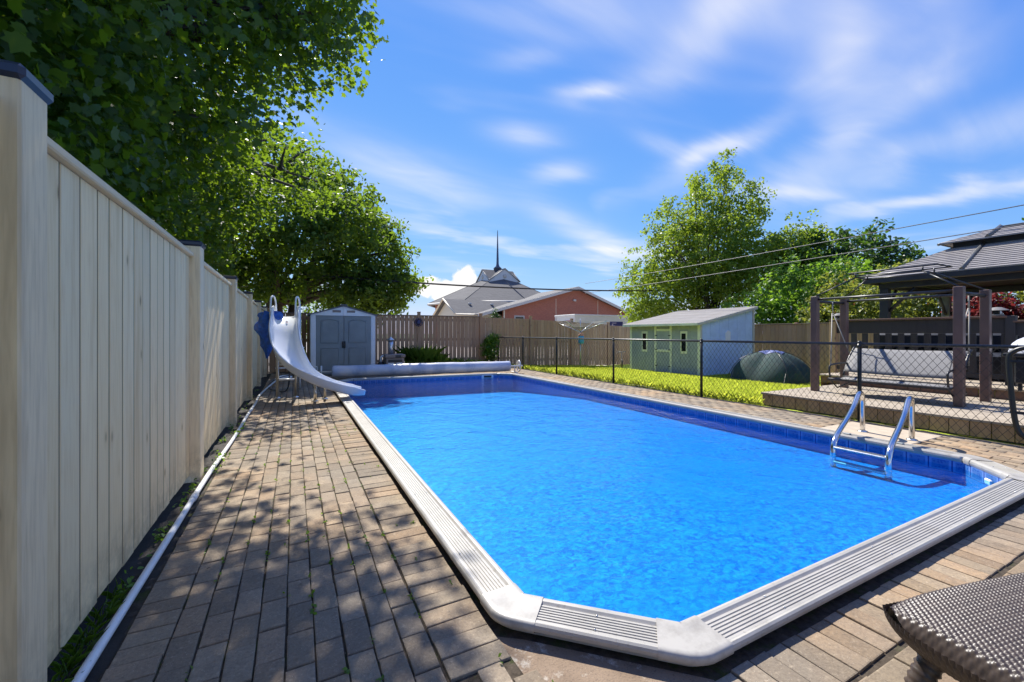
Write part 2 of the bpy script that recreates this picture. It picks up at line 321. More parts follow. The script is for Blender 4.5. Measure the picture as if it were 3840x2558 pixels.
MAT['conifer'] = leafmat('conifer', (.03, .08, .015), (.06, .12, .02), (.1, .2, .02), .2)
t = NT('lawn').set(.95, 0, .2); w = t.world()
cc = t.mix(t.rng(t.noise(w, 1.2, 5), .35, .65), (.40, .49, .05), (.52, .58, .08)); cc = t.mix(t.rng(t.noise(w, 40, 4), .4, .7, 0, .5), cc, (.16, .22, .02)); t.col(cc); t.bump(t.noise(w, 80, 4), .8, .02); MAT['lawn'] = t.m

# building surfaces
t = NT('church_brick').set(.85, 0, .2); tc = t.world(); mp = t.node('ShaderNodeCombineXYZ'); sp = t.node('ShaderNodeSeparateXYZ'); t.lk(tc, sp.inputs[0])
t.lk(t.math('ADD', sp.outputs[0], sp.outputs[1]), mp.inputs[0]); t.lk(sp.outputs[2], mp.inputs[1])
bk = t.node('ShaderNodeTexBrick'); bk.inputs['Scale'].default_value = 1; bk.inputs['Brick Width'].default_value = .24; bk.inputs['Row Height'].default_value = .085; bk.inputs['Mortar Size'].default_value = .008
bk.inputs['Color1'].default_value = (.43, .145, .085, 1); bk.inputs['Color2'].default_value = (.34, .112, .070, 1); bk.inputs['Mortar'].default_value = (.40, .23, .165, 1); t.lk(mp.outputs[0], bk.inputs[0])
t.col(t.mix(t.rng(t.noise(tc, .5, 4), .4, .7, 0, .25), bk.outputs[0], (.32, .115, .08))); MAT['brick'] = t.m
def shingle(name, c, row):
    t = NT(name).set(.9, 0, .2); tc = t.world(); sp = t.node('ShaderNodeSeparateXYZ'); t.lk(tc, sp.inputs[0]); mp = t.node('ShaderNodeCombineXYZ')
    t.lk(t.math('ADD', sp.outputs[0], t.math('MULTIPLY', sp.outputs[1], .7)), mp.inputs[0]); t.lk(sp.outputs[2], mp.inputs[1])
    bk = t.node('ShaderNodeTexBrick'); bk.inputs['Scale'].default_value = 1; bk.inputs['Brick Width'].default_value = row*3; bk.inputs['Row Height'].default_value = row; bk.inputs['Mortar Size'].default_value = row*.07
    bk.inputs['Color1'].default_value = (*c, 1); bk.inputs['Color2'].default_value = (*[x*.78 for x in c], 1); bk.inputs['Mortar'].default_value = (*[x*.45 for x in c], 1); t.lk(mp.outputs[0], bk.inputs[0])
    t.col(t.mix(t.rng(t.noise(tc, .8, 5), .35, .7, 0, .4), bk.outputs[0], tuple(x*.7 for x in c))); return t.m
MAT['shingle'] = shingle('grey_shingle', (.15, .145, .14), .12)
MAT['shingle_light'] = shingle('light_shingle', (.22, .21, .195), .12)
MAT['shed_shingle'] = plain('pale_roll_roof', (.23, .215, .205), .9, var=.2, scale=3, bump=.4, dirt=((.18, .15, .12), .6))
def shedpaint(name, c):
    t = NT(name).set(.7); v = t.world(); cc = t.mix(t.rng(t.noise(v, 4, 6, .65), .4, .7), c, tuple(x*.84 for x in c))
    cc = t.mix(t.rng(t.noise(t.world((1, 1, .2)), 22, 5, .7), .62, .74, 0, .5), cc, tuple(min(1, x*1.5) for x in c)); t.col(cc); t.bump(t.noise(t.world((1, 1, .1)), 60, 3), .2, .003); return t.m
MAT['shed_green'] = shedpaint('shed_green', (.33, .37, .40)); MAT['shed_blue'] = shedpaint('shed_blue', (.50, .64, .90)); MAT['shed_trim'] = plain('shed_trim', (.74, .76, .60), .6, var=.1, dirt=((.4, .36, .25), .5))
t = NT('reel_cover').set(.30, 0, .5); w = t.world(); cc = t.mix(t.rng(t.noise(t.world((.5, 1, 1)), 3.0, 5, .6), .35, .68), (.72, .68, .66), (.36, .43, .60))
cc = t.mix(t.rng(t.noise(t.world((2, 1, 1)), 1.1, 5, .6), .55, .66, 0, .5), cc, (.20, .27, .40)); t.col(cc); t.bump(t.voro(w, 75), .35, .004); MAT['cover'] = t.m

# ------------------------------------------------------------------ object helpers
def wmx(o):
    m = o.matrix_basis.copy()
    return wmx(o.parent) @ o.matrix_parent_inverse @ m if o.parent else m
def attach(o, parent):
    if parent is not None:
        o.parent = parent; o.matrix_parent_inverse = wmx(parent).inverted()
    return o
def props(o, label=None, cat=None, group=None, kind=None):
    if label: o['label'] = label
    if cat: o['category'] = cat
    if group: o['group'] = group
    if kind: o['kind'] = kind
    return o
def thing(name, label, cat, loc=(0, 0, 0), group=None):
    o = bpy.data.objects.new(name, None); o.empty_display_size = .1; o.location = loc; COL.objects.link(o); return props(o, label, cat, group)
def link(name, me, mat=None, parent=None, loc=(0, 0, 0), rot=(0, 0, 0)):
    if mat is not None and not me.materials: me.materials.append(MAT[mat])
    o = bpy.data.objects.new(name, me); o.location = loc; o.rotation_euler = rot; COL.objects.link(o); return attach(o, parent)
_cache = {}
def boxmesh(s, bevel, mat, taper=None):
    k = (tuple(round(x, 4) for x in s), bevel, mat, taper)
    if k in _cache: return _cache[k]
    bm = bmesh.new(); bmesh.ops.create_cube(bm, size=1)
    for v in bm.verts: v.co = Vector((v.co.x*s[0], v.co.y*s[1], v.co.z*s[2]))
    if bevel: bmesh.ops.bevel(bm, geom=bm.edges[:], offset=min(bevel, min(s)*.4), segments=1, affect='EDGES')
    me = bpy.data.meshes.new('box'); bm.to_mesh(me); bm.free(); me.materials.append(MAT[mat]); _cache[k] = me; return me
def box(name, lo, hi, mat, parent=None, bevel=.004, rot=(0, 0, 0)):
    s = [b-a for a, b in zip(lo, hi)]; c = [(a+b)/2 for a, b in zip(lo, hi)]
    return link(name, boxmesh(s, bevel, mat), None, parent, c, rot)
def cbox(name, c, s, mat, parent=None, bevel=.004, rot=(0, 0, 0)):
    return link(name, boxmesh(s, bevel, mat), None, parent, c, rot)
class MB:
    def __init__(s): s.v = []; s.f = []; s.sm = []
    def add(s, vs, fs, smooth=False):
        o = len(s.v); s.v += [tuple(p) for p in vs]; s.f += [tuple(i+o for i in f) for f in fs]; s.sm += [smooth]*len(fs); return s
    def box(s, lo, hi):
        x, y, z = zip(lo, hi)
        vs = [(x[i], y[j], z[k]) for i in (0, 1) for j in (0, 1) for k in (0, 1)]
        return s.add(vs, [(0, 1, 3, 2), (4, 6, 7, 5), (0, 4, 5, 1), (2, 3, 7, 6), (0, 2, 6, 4), (1, 5, 7, 3)])
    def tube(s, pts, r, n=8, cap=True):
        P = [Vector(p) for p in pts]; k = len(P); rs = r if isinstance(r, (list, tuple)) else [r]*k
        T = [((P[min(i+1, k-1)]-P[max(i-1, 0)]).normalized()) for i in range(k)]
        up = Vector((0, 0, 1)) if abs(T[0].z) < .9 else Vector((1, 0, 0))
        a = T[0].cross(up).normalized(); vs = []
        for i in range(k):
            a = (a - T[i]*a.dot(T[i])).normalized(); b = T[i].cross(a)
            for j in range(n):
                q = 2*math.pi*j/n; vs.append(P[i]+(a*math.cos(q)+b*math.sin(q))*rs[i])
        fs = [(i*n+j, i*n+(j+1) % n, (i+1)*n+(j+1) % n, (i+1)*n+j) for i in range(k-1) for j in range(n)]
        s.add(vs, fs, True)
        if cap: o = len(s.v)-k*n; s.f += [tuple(o+j for j in reversed(range(n))), tuple(o+(k-1)*n+j for j in range(n))]; s.sm += [False]*2
        return s
    def lathe(s, prof, c, n=20, axis='z'):
        vs = []
        for (r, h) in prof:
            for j in range(n):
                q = 2*math.pi*j/n; p = (r*math.cos(q), r*math.sin(q), h)
                if axis == 'y': p = (p[0], p[2], p[1])
                if axis == 'x': p = (p[2], p[0], p[1])
                vs.append((p[0]+c[0], p[1]+c[1], p[2]+c[2]))
        k = len(prof); fs = [(i*n+j, i*n+(j+1) % n, (i+1)*n+(j+1) % n, (i+1)*n+j) for i in range(k-1) for j in range(n)]
        return s.add(vs, fs, True)
    def grid(s, P, smooth=True, closed=False):
        k, n = len(P), len(P[0]); vs = [p for row in P for p in row]; m = n if closed else n-1
        return s.add(vs, [(i*n+j, i*n+(j+1) % n, (i+1)*n+(j+1) % n, (i+1)*n+j) for i in range(k-1) for j in range(m)], smooth)
    def build(s, name, mat, parent=None, loc=(0, 0, 0), rot=(0, 0, 0), fix=True):
        me = bpy.data.meshes.new(name); me.from_pydata([(x[0]-loc[0], x[1]-loc[1], x[2]-loc[2]) for x in s.v], [], s.f); me.polygons.foreach_set('use_smooth', s.sm); me.update()
        if fix:
            bm = bmesh.new(); bm.from_mesh(me); bmesh.ops.recalc_face_normals(bm, faces=bm.faces[:]); bm.to_mesh(me); bm.free()
        return link(name, me, mat, parent, loc, rot)
def npmesh(name, V, F, rnd=None, smooth=False):
    me = bpy.data.meshes.new(name); V = np.ascontiguousarray(V, dtype=np.float32); F = np.ascontiguousarray(F, dtype=np.int32); m, k = F.shape
    me.vertices.add(len(V)); me.vertices.foreach_set('co', V.ravel()); me.loops.add(m*k); me.loops.foreach_set('vertex_index', F.ravel())
    me.polygons.add(m); me.polygons.foreach_set('loop_start', np.arange(m, dtype=np.int32)*k)
    me.update(calc_edges=True)
    if smooth: me.polygons.foreach_set('use_smooth', np.ones(m, dtype=bool))
    if rnd is not None:
        a = me.attributes.new('rnd', 'FLOAT', 'FACE'); a.data.foreach_set('value', np.ascontiguousarray(rnd, dtype=np.float32))
    return me
def catmull(P, n):
    P = [Vector(p) for p in P]; P = [P[0]*2-P[1]]+P+[P[-1]*2-P[-2]]; out = []
    m = len(P)-3
    for i in range(n):
        t = i/(n-1)*m; k = min(int(t), m-1); u = t-k; a, b, c, d = P[k:k+4]
        out.append(.5*((2*b)+(c-a)*u+(2*a-5*b+4*c-d)*u*u+(3*b-a-3*c+d)*u**3))
    return out
def poly_prism(mb, pts, z0, z1):
    n = len(pts); vs = [(x, y, z0) for x, y in pts]+[(x, y, z1) for x, y in pts]
    mb.add(vs, [tuple(reversed(range(n))), tuple(range(n, 2*n))]+[(i, (i+1) % n, n+(i+1) % n, n+i) for i in range(n)]); return mb

# ------------------------------------------------------------------ the setting: ground
mb = MB(); mb.add([(-700, -500, -.62), (900, -500, -.62), (900, 1200, -.62), (-700, 1200, -.62)], [(0, 1, 2, 3)])
props(mb.build('ground', 'far_ground'), kind='structure')
mb = MB(); mb.add([(-12, 14.75, -.32), (60, 14.75, -.32), (60, 80, -.32), (-12, 80, -.32)], [(0, 1, 2, 3)])
props(mb.build('parking_lot', 'asphalt'), kind='structure')

INNER = [(.89, 1.60), (1.34, 1.165), (5.05, 1.15), (5.44, 1.52), (5.42, 10.4), (5.1, 10.75), (1.3, 11.1), (.89, 10.6)]
CW = .17
def offset_poly(P, d):
    n = len(P); out = []
    for i in range(n):
        p0, p1, p2 = (Vector(P[i-1]), Vector(P[i]), Vector(P[(i+1) % n]))
        e1 = (p1-p0).normalized(); e2 = (p2-p1).normalized(); n1 = Vector((e1.y, -e1.x)); n2 = Vector((e2.y, -e2.x))
        m = (n1+n2).normalized(); out.append(p1+m*(d/m.dot(n1)))
    return [(p.x, p.y) for p in out]
OUTER = offset_poly(INNER, CW)
# bed under the paving, a sheet with the pool cut out
bm = bmesh.new(); bed = [(-.66, -.6), (6.95, -.6), (6.95, 14.45), (-.66, 14.45)]; hole = offset_poly(INNER, .06)
loops = []
for P in (bed, hole):
    vs_ = [bm.verts.new((x, y, -.011)) for x, y in P]; loops += [bm.edges.new((vs_[i], vs_[(i+1) % len(vs_)])) for i in range(len(vs_))]
bmesh.ops.triangle_fill(bm, edges=loops, use_beauty=True); bmesh.ops.recalc_face_normals(bm, faces=bm.faces[:])
if sum(f.normal.z for f in bm.faces) < 0: bmesh.ops.reverse_faces(bm, faces=bm.faces[:])
me = bpy.data.meshes.new('pavement'); bm.to_mesh(me); bm.free(); pavement = props(link('pavement', me, 'joint'), kind='structure')
# soil strip along the fence
nx, ny = 8, 240; xs = np.linspace(-.95, -.598, nx); ys = np.linspace(-1, 14.4, ny)
GX, GY = np.meshgrid(xs, ys, indexing='ij'); GZ = -.006+rng.normal(0, .010, GX.shape); GZ[-1] = -.012
V = np.stack([GX, GY, GZ], -1).reshape(-1, 3); ii, jj = np.meshgrid(np.arange(nx-1), np.arange(ny-1), indexing='ij'); a = (ii*ny+jj).ravel(); F = np.stack([a, a+ny, a+ny+1, a+1], 1)
props(link('soil_strip', npmesh('soil_strip', V, F, smooth=True), 'soil'), kind='structure')
# lawn, falling gently to the back right
def lawn_z(x, y):
    return -.012-.17*np.clip((x-7)/4.5, 0, 1)-.03*np.clip((y-9)/5, 0, 1)
nx, ny = 60, 90; xs = np.linspace(6.92, 15.2, nx); ys = np.linspace(-1.5, 14.55, ny); GX, GY = np.meshgrid(xs, ys, indexing='ij'); GZ = lawn_z(GX, GY)+rng.normal(0, .006, GX.shape)
V = np.stack([GX, GY, GZ], -1).reshape(-1, 3); ii, jj = np.meshgrid(np.arange(nx-1), np.arange(ny-1), indexing='ij'); a = (ii*ny+jj).ravel(); F = np.stack([a, a+ny, a+ny+1, a+1], 1)
props(link('lawn', npmesh('lawn', V, F, smooth=True), 'lawn'), kind='structure')

# ------------------------------------------------------------------ paving bricks
def inside(p, P):
    x, y = p; c = False; n = len(P)
    for i in range(n):
        (x1, y1), (x2, y2) = P[i], P[i-1]
        if (y1 > y) != (y2 > y) and x < (x2-x1)*(y-y1)/(y2-y1)+x1: c = not c
    return c
KEEP_OUT = offset_poly(INNER, .13)
bricks = []
L, W, G = .2, .1, .0055
SLAB = [(.715, 1.52), (.80, 1.46), (1.27, 1.01), (1.30, .98), (1.24, .73), (1.02, .62), (.86, .84), (.73, 1.12)]
def put(x, y, l, w, axis):
    if not inside((x, y), KEEP_OUT) and not inside((x, y), SLAB): bricks.append((x, y, l, w, axis))
y = -.35
while y < 14.3: put(-.515, y, .165, W, 'x'); y += W       # soldier course by the fence
x = -.38; k = 0
while x < .50:
    y = -.4+(.1 if k % 2 else 0)+random.uniform(-.03, .03)
    while y < 14.3:
        if not (.38 < x and .2 < y < 1.5 and False): put(x, y, L, W, 'y')
        y += L
    x += W+.0005; k += 1
x_end = x-W/2
y = 1.44
while y < 11.2: put(x_end+.1225, y, .236, W, 'x'); y += W      # soldier course by the coping
for q in range(7):                                           # field past the near corner
    xx = x_end+.05+q*W; y = -.4+(.1 if q % 2 else 0)
    while y < 1.40:
        if xx+.05 < 1.18 or y < .2: put(xx, y, L, W, 'y')
        y += L
x = 1.23
while x < 6.75: put(x, .868, .215, W, 'y'); x += W             # soldier course along the near end
for q in range(12):
    yy = .69-q*W; x = 1.28+(.1 if q % 2 else 0)
    while x < 6.8: put(x, yy, L, W, 'x'); x += L
for q in range(13):                                          # right-hand terrace
    xx = 5.58+q*W; y = .98+(.1 if q % 2 else 0)
    while y < 14.2:
        if not (2.02 < y < 2.98 and 5.6 < xx < 6.78): put(xx, y, L, W, 'y')
        y += L
for q in range(33):                                          # far end
    yy = 10.7+q*W; x = .86+(.1 if q % 2 else 0)
    while x < 5.5:
        if not (yy > 12.9 and x > 2.2): put(x, yy, L, W, 'x')
        x += L
def brickmesh(l, w, seed):
    rr = random.Random(seed); bm = bmesh.new(); bmesh.ops.create_cube(bm, size=1)
    for v in bm.verts: v.co = Vector((v.co.x*(l-G)+rr.uniform(-.0018, .0018), v.co.y*(w-G)+rr.uniform(-.0018, .0018), v.co.z*.05-.025+(rr.uniform(-.0015, .0015) if v.co.z > 0 else 0)))
    top = [e for e in bm.edges if all(v.co.z > -.01 for v in e.verts)]
    bmesh.ops.bevel(bm, geom=top, offset=.0055, segments=2, profile=.6, affect='EDGES')
    bmesh.ops.delete(bm, geom=[f for f in bm.faces if f.normal.z < -.9], context='FACES')
    me = bpy.data.meshes.new('brick'); bm.to_mesh(me); bm.free(); me.materials.append(MAT['paver']); return me
BM = {}
def get_brick(l, w, s):
    k = (round(l, 3), round(w, 3), s)
    if k not in BM: BM[k] = brickmesh(l, w, hash(k) & 1023)
    return BM[k]
def screen_size(b):
    d = b[0]*math.sin(R(27.37))+b[1]*math.cos(R(27.37)); r = b[0]*math.cos(R(27.37))-b[1]*math.sin(R(27.37))
    if d < .9 or abs(r/d) > 1.28 or .83*d < 1.2*.9: return -d
    return 100-d
bricks.sort(key=screen_size, reverse=True)
near, rest = bricks[:300], bricks[300:]
for (x, y, l, w, ax) in near:
    o = link('brick', get_brick(l, w, random.randrange(4)), None, pavement, (x+random.uniform(-.002, .002), y+random.uniform(-.002, .002), random.uniform(-.004, .003)), (random.uniform(-.012, .012), random.uniform(-.012, .012), (0 if ax == 'x' else R(90))+random.uniform(-.012, .012)))
VV, FF, RR = [], [], []; off = 0
for (x, y, l, w, ax) in rest:
    lx, ly = (l-G, w-G) if ax == 'x' else (w-G, l-G); z = random.uniform(-.004, .003); c = .006
    t1, t2, t3, t4 = [random.uniform(-.0015, .0015) for _ in range(4)]
    v = [(x-lx/2, y-ly/2, -.04), (x+lx/2, y-ly/2, -.04), (x+lx/2, y+ly/2, -.04), (x-lx/2, y+ly/2, -.04)]
    v += [(p[0], p[1], z-.005) for p in v[:4]]
    v += [(x-lx/2+c, y-ly/2+c, z+t1), (x+lx/2-c, y-ly/2+c, z+t2), (x+lx/2-c, y+ly/2-c, z+t3), (x-lx/2+c, y+ly/2-c, z+t4)]
    VV += v; f = [(8, 9, 10, 11)]+[(i, (i+1) % 4, 4+(i+1) % 4, 4+i) for i in range(4)]+[(4+i, 4+(i+1) % 4, 8+(i+1) % 4, 8+i) for i in range(4)]
    FF += [[q+off for q in g] for g in f]; RR += [random.random()]*9; off += 12
o = link('brick_field', npmesh('brick_field', np.array(VV), np.array(FF), np.array(RR)), 'paver', pavement); props(o, kind='stuff')
mb = MB(); poly_prism(mb, SLAB, -.04, -.0095); mb.build('corner_slab', 'slab_worn', pavement)
for (x, y, rz_) in ((1.98, .59, .03), (2.40, .79, .0)):
    o = link('worn_brick', brickmesh(.21, .105, 77), None, pavement, (x, y, .004), (0, 0, rz_)); o.material_slots[0].link = 'OBJECT'; o.material_slots[0].material = MAT['slab_worn']
# pale slab under the ladder, worn concrete patch at the corner, one lichen-worn stone
box('ladder_slab', (5.66, 2.05, -.03), (6.72, 2.95, .003), 'slab', pavement, .006)

# ------------------------------------------------------------------ pool
WATER_Z, FLOOR_Z, COP = -.04, -.19, .068
pool = thing('swimming_pool', 'long blue vinyl-lined pool with clipped corners and ribbed pale coping', 'swimming pool', (3.1, 6, 0))
n = len(INNER)
mb = MB(); I_ = INNER; mb.add([(*I_[0], FLOOR_Z), (*I_[1], FLOOR_Z), (*I_[2], FLOOR_Z), (*I_[3], FLOOR_Z), (5.43, 7.2, FLOOR_Z), (.89, 7.2, FLOOR_Z), (*I_[4], -.42), (*I_[5], -.43), (*I_[6], -.43), (*I_[7], -.42)], [(0, 1, 2, 3, 4, 5), (5, 4, 6, 9), (9, 6, 7, 8)]); mb.build('pool_floor', 'liner_floor', pool)
# liner walls with a UV map that runs round the perimeter in metres
vs_, fs_, uvs = [], [], []; per = 0
for i in range(n):
    p, q = INNER[i], INNER[(i+1) % n]; ln = math.dist(p, q); o = len(vs_)
    vs_ += [(p[0], p[1], -.5), (q[0], q[1], -.5), (q[0], q[1], COP-.02), (p[0], p[1], COP-.02)]; fs_.append((o, o+1, o+2, o+3))
    uvs += [(per, -.5), (per+ln, -.5), (per+ln, COP-.02), (per, COP-.02)]; per += ln
me = bpy.data.meshes.new('liner_wall'); me.from_pydata(vs_, [], fs_); uvl = me.uv_layers.new(name='UVMap')
for i, q in enumerate(uvs): uvl.data[i].uv = q
link('liner_wall', me, 'liner_wall', pool)
# water
nx, ny = 2, 2; mb = MB(); mb.add([(x, y, WATER_Z) for x, y in offset_poly(INNER, -.002)], [tuple(range(n))]); props(mb.build('water', 'water'), kind='structure')
# coping: ribbed profile from the inner bead (s=0) to the outer lip (s=CW)
prof = [(-.004, .040), (-.008, .060), (-.004, .078), (.006, .090), (.018, .0935), (.030, .092), (.037, .086)]
s0, nr = .041, 7; pitch = (CW-.020-s0)/nr
for k in range(nr):
    a = s0+k*pitch; zt = .0865; prof += [(a, zt-.0035), (a+pitch*.45, zt-.0035), (a+pitch*.52, zt), (a+pitch*.93, zt)]
prof += [(CW-.018, .086), (CW-.008, .088), (CW, .082), (CW+.003, .072), (CW+.001, .058), (CW-.006, .052), (CW-.035, .050), (CW-.035, .0)]
smooth_prof = [(-.007, .038), (-.012, .060), (-.008, .082), (.004, .095), (.020, .0985), (.040, .094), (.07, .0925), (.11, .0915), (CW-.02, .091), (CW-.005, .090), (CW+.003, .083), (CW+.005, .070), (CW+.003, .055), (CW-.006, .049), (CW-.034, .048), (CW-.034, .0)]
prof = [(a_, max(0, b_-.022)) for a_, b_ in prof]; smooth_prof = [(a_, max(0, b_-.024)) for a_, b_ in smooth_prof]
def nrm(i):
    p, q = Vector(INNER[i]), Vector(INNER[(i+1) % n]); e = (q-p).normalized(); return e, Vector((e.y, -e.x)), (q-p).length
for i in range(n):
    e, nn, ln = nrm(i); p = Vector(INNER[i]); a, b = .06, ln-.06
    rows = [[(p.x+e.x*t_+nn.x*s_, p.y+e.y*t_+nn.y*s_, z_) for (s_, z_) in prof] for t_ in (a, b)]
    MB().grid(rows, smooth=False).build('coping', 'coping', pool)
    # corner cap at vertex i+1
    e2, n2, _ = nrm((i+1) % n); vtx = Vector(INNER[(i+1) % n]); st = []
    for t_ in (-.085, -.03): st.append((vtx+e*t_, nn))
    for k in range(1, 6):
        u = k/6; st.append((vtx, (nn*(1-u)+n2*u).normalized()))
    for t_ in (.03, .085): st.append((vtx+e2*t_, n2))
    MB().grid([[(c.x+d.x*s_, c.y+d.y*s_, z_) for (s_, z_) in smooth_prof] for c, d in st]).build('corner_cap', 'coping_cap', pool)
for i in range(n):
    e, nn, ln = nrm(i); p = Vector(INNER[i]); k = max(1, round(ln/.9))
    for j in range(k):
        for s_ in (.050, .132):
            c = p+e*(ln*(j+.5)/k)+nn*s_; MB().lathe([(.0045, .0615), (.0045, .0665), (0, .0672)], (c.x, c.y, 0), 8).build('screw_head', 'alu', pool)
# skimmer mouth on the far wall, right of centre
Fp, Gp = Vector(INNER[5]), Vector(INNER[6]); e = (Gp-Fp).normalized(); nn = Vector((-e.y, e.x))
c = Fp+e*.30; ang = math.atan2(e.y, e.x)
sk = cbox('skimmer', (c.x+nn.x*-.0, c.y-.012, -.01), (.34, .02, .10), 'white_plastic', pool, .006, (0, 0, ang))
cbox('skimmer_mouth', (c.x, c.y-.026, -.008), (.22, .012, .055), 'black_plastic', sk, .003, (0, 0, ang))
# return fitting near the right end
cbox('return_fitting', (5.18, 1.30, -.05), (.08, .02, .05), 'white_plastic', pool, .01, (0, 0, R(43)))

# ladder
lad = thing('pool_ladder', 'polished steel pool ladder with two arched handrails at the right edge', 'ladder', (5.9, 2.36, 0))
def lad_pt(x, y0_, z): return (x, y0_-(6.15-x)*.20, z)
for yy in (2.13, 2.59):
    pts = catmull([lad_pt(x, yy, z) for x, z in ((6.15, 0), (6.15, .18), (6.15, .34), (6.135, .42), (6.07, .478), (5.98, .478), (5.90, .435), (5.75, .345), (5.50, .25-.005), (5.25, .165), (5.10, .105), (5.02, .04), (4.99, -.05), (4.99, -.185))], 48)
    hr = MB().tube(pts, .0265, 14).build('handrail', 'chrome', lad)
    MB().lathe([(.05, .004), (.05, .012), (.03, .018), (.026, .02)], (6.15, yy, 0), 16).build('foot_flange', 'alu', hr)
    cbox('coping_clip', (5.50, yy-.13, .072), (.05, .06, .02), 'shed_grey', hr, .004)
for zt in (.018, -.13): cbox('step', (4.995, 2.36-.23, zt), (.085, .43, .022), 'alu', lad, .006)

# ------------------------------------------------------------------ light wooden fence on the left
FX = -.74
fence = thing('wooden_fence', 'tall pale pine privacy fence with black-capped posts beside the path', 'fence', (FX, 6, 0))
posts = [-.70, 1.74, 4.28, 6.62, 8.95, 11.22, 13.55]
for py in posts:
    po = box('post', (FX-.07, py-.075, -.1), (FX+.065, py+.075, 1.925), 'pine_post', fence, .006)
    cp = box('post_cap', (FX-.082, py-.087, 1.905), (FX+.077, py+.087, 1.950), 'cap', po, .012)
for a, b in zip(posts[:-1], posts[1:]):
    y0, y1 = a+.075, b-.075; nb = 16; wd = (y1-y0)/nb; yy = y0
    ws = [wd*random.uniform(.86, 1.14) for _ in range(nb)]; sc_ = (y1-y0)/sum(ws)
    _alt = False
    for w_ in ws:
        w_ *= sc_; dx = random.uniform(-.001, .0015); _alt = not _alt
        box('board', (FX-.028+dx, yy+.0042, .055+random.uniform(-.006, .006)), (FX-.006+dx, yy+w_-.0042, 1.815), 'pine', fence, .005, (0, 0, random.uniform(-.006, .006)))
        yy += w_
        if yy < y1-.01: box('gap_shade', (FX-.030, yy-.0075, .07), (FX-.0078, yy+.0075, 1.812), 'gap_shade', fence, 0)  # added strip in each board gap, coloured dark to stand for its shade
    box('cap_rail', (FX-.075, y0+.001, 1.817), (FX+.022, y1-.001, 1.852), 'pine_y', fence, .006)
    box('trim_rail', (FX-.055, y0+.001, 1.775), (FX-.034, y1-.001, 1.815), 'pine_y', fence, .004)
    box('back_rail', (FX-.072, y0+.001, .35), (FX-.036, y1-.001, .44), 'pine_y', fence, .004)

# ------------------------------------------------------------------ weathered fences at the back and right
RY = 14.5
rear = thing('rear_fence', 'weathered brown board fence with light showing through its gaps across the back', 'fence', (6, RY, 0))
rp = [-.72, 1.55, 3.85, 6.18, 8.32, 10.3, 12.25, 14.8]; tops = [1.83, 1.83, 1.83, 1.83, 1.77, 1.70, 1.57, 1.50]; bots = [.03, .03, .03, .0, -.10, -.17, -.20, -.24]
for i, px in enumerate(rp):
    po = box('post', (px-.05, RY-.075, -.35), (px+.05, RY+.015, tops[i]+.09), 'cedar', rear, .006)
    box('post_cap', (px-.062, RY-.088, tops[i]+.088), (px+.062, RY+.028, tops[i]+.115), 'cedar', po, .008)
for i in range(len(rp)-1):
    x = rp[i]+.052; x1 = rp[i+1]-.052; k = max(1, round((x1-x)/.146)); wd = (x1-x)/k; tp, bt = tops[i], bots[i]; tp2, bt2 = tops[i+1], bots[i+1]
    for j in range(k):
        f = (j+.5)/k; T_ = tp if i < 3 else tp+(tp2-tp)*f*.6; B_ = bt+(bt2-bt)*f; g = random.uniform(.008, .015)
        mt = 'cedar_new' if (i == 6 and j < 4) else 'cedar'
        box('board', (x+j*wd+g/2, RY-.020+random.uniform(-.003, .003), B_+random.uniform(-.01, .02)), (x+(j+1)*wd-g/2, RY-.001, T_-.035), mt, rear, .004, (0, random.uniform(-.004, .004), 0))
    tm = (tp+tp2)/2 if i >= 3 else tp
    if i < 3: box('cap_rail', (rp[i]+.052, RY-.055, tp-.033), (rp[i+1]-.052, RY+.05, tp), 'cedar_x', rear, .005)
    for zr in (tm-.16, bt+.95, bt+.24): box('rail', (rp[i]+.052, RY+.001, zr-.045), (rp[i+1]-.052, RY+.036, zr+.045), 'cedar_x', rear, .004)
side = thing('side_fence', 'dark brown board fence running behind the tent and the deck', 'fence', (15, 6, 0))
SX = 15.0
for k in range(92):
    y0 = 1.0+k*.146; box('board', (SX-.02+random.uniform(-.003, .003), y0+.002, -.24), (SX-.001, y0+.144-random.uniform(0, .004), 1.50), 'cedar', side, .004)
for k in range(6):
    po = box('post', (SX+.001, 1.0+k*2.4-.05, -.35), (SX+.09, 1.0+k*2.4+.05, 1.56), 'cedar', side, .006)
box('cap_rail', (SX-.05, 1.0, 1.502), (SX+.001-.002, 14.4, 1.53), 'cedar_y', side, .004)

# ornament on the back fence
orn = thing('fence_ornament', 'round dark blue metal sun ornament hung on the back fence post', 'ornament', (3.83, RY-.09, 1.58))
MB().lathe([(.0, -.02), (.05, -.03), (.075, -.016), (.08, 0)], (3.83, RY-.085, 1.58), 20, 'y').build('face_disc', 'disc', orn)
for k in range(12):
    q = k*math.pi/6; c_, s_ = math.cos(q), math.sin(q); MB().tube([(3.83+.085*c_, RY-.085, 1.58+.085*s_), (3.83+.155*c_, RY-.085, 1.58+.155*s_)], [.02, .006], 6).build('ray', 'disc', orn)
MB().tube([(3.83+.135*math.cos(a/12*math.pi), RY-.092, 1.58+.135*math.sin(a/12*math.pi)) for a in range(25)], .008, 6, False).build('rim', 'disc', orn)

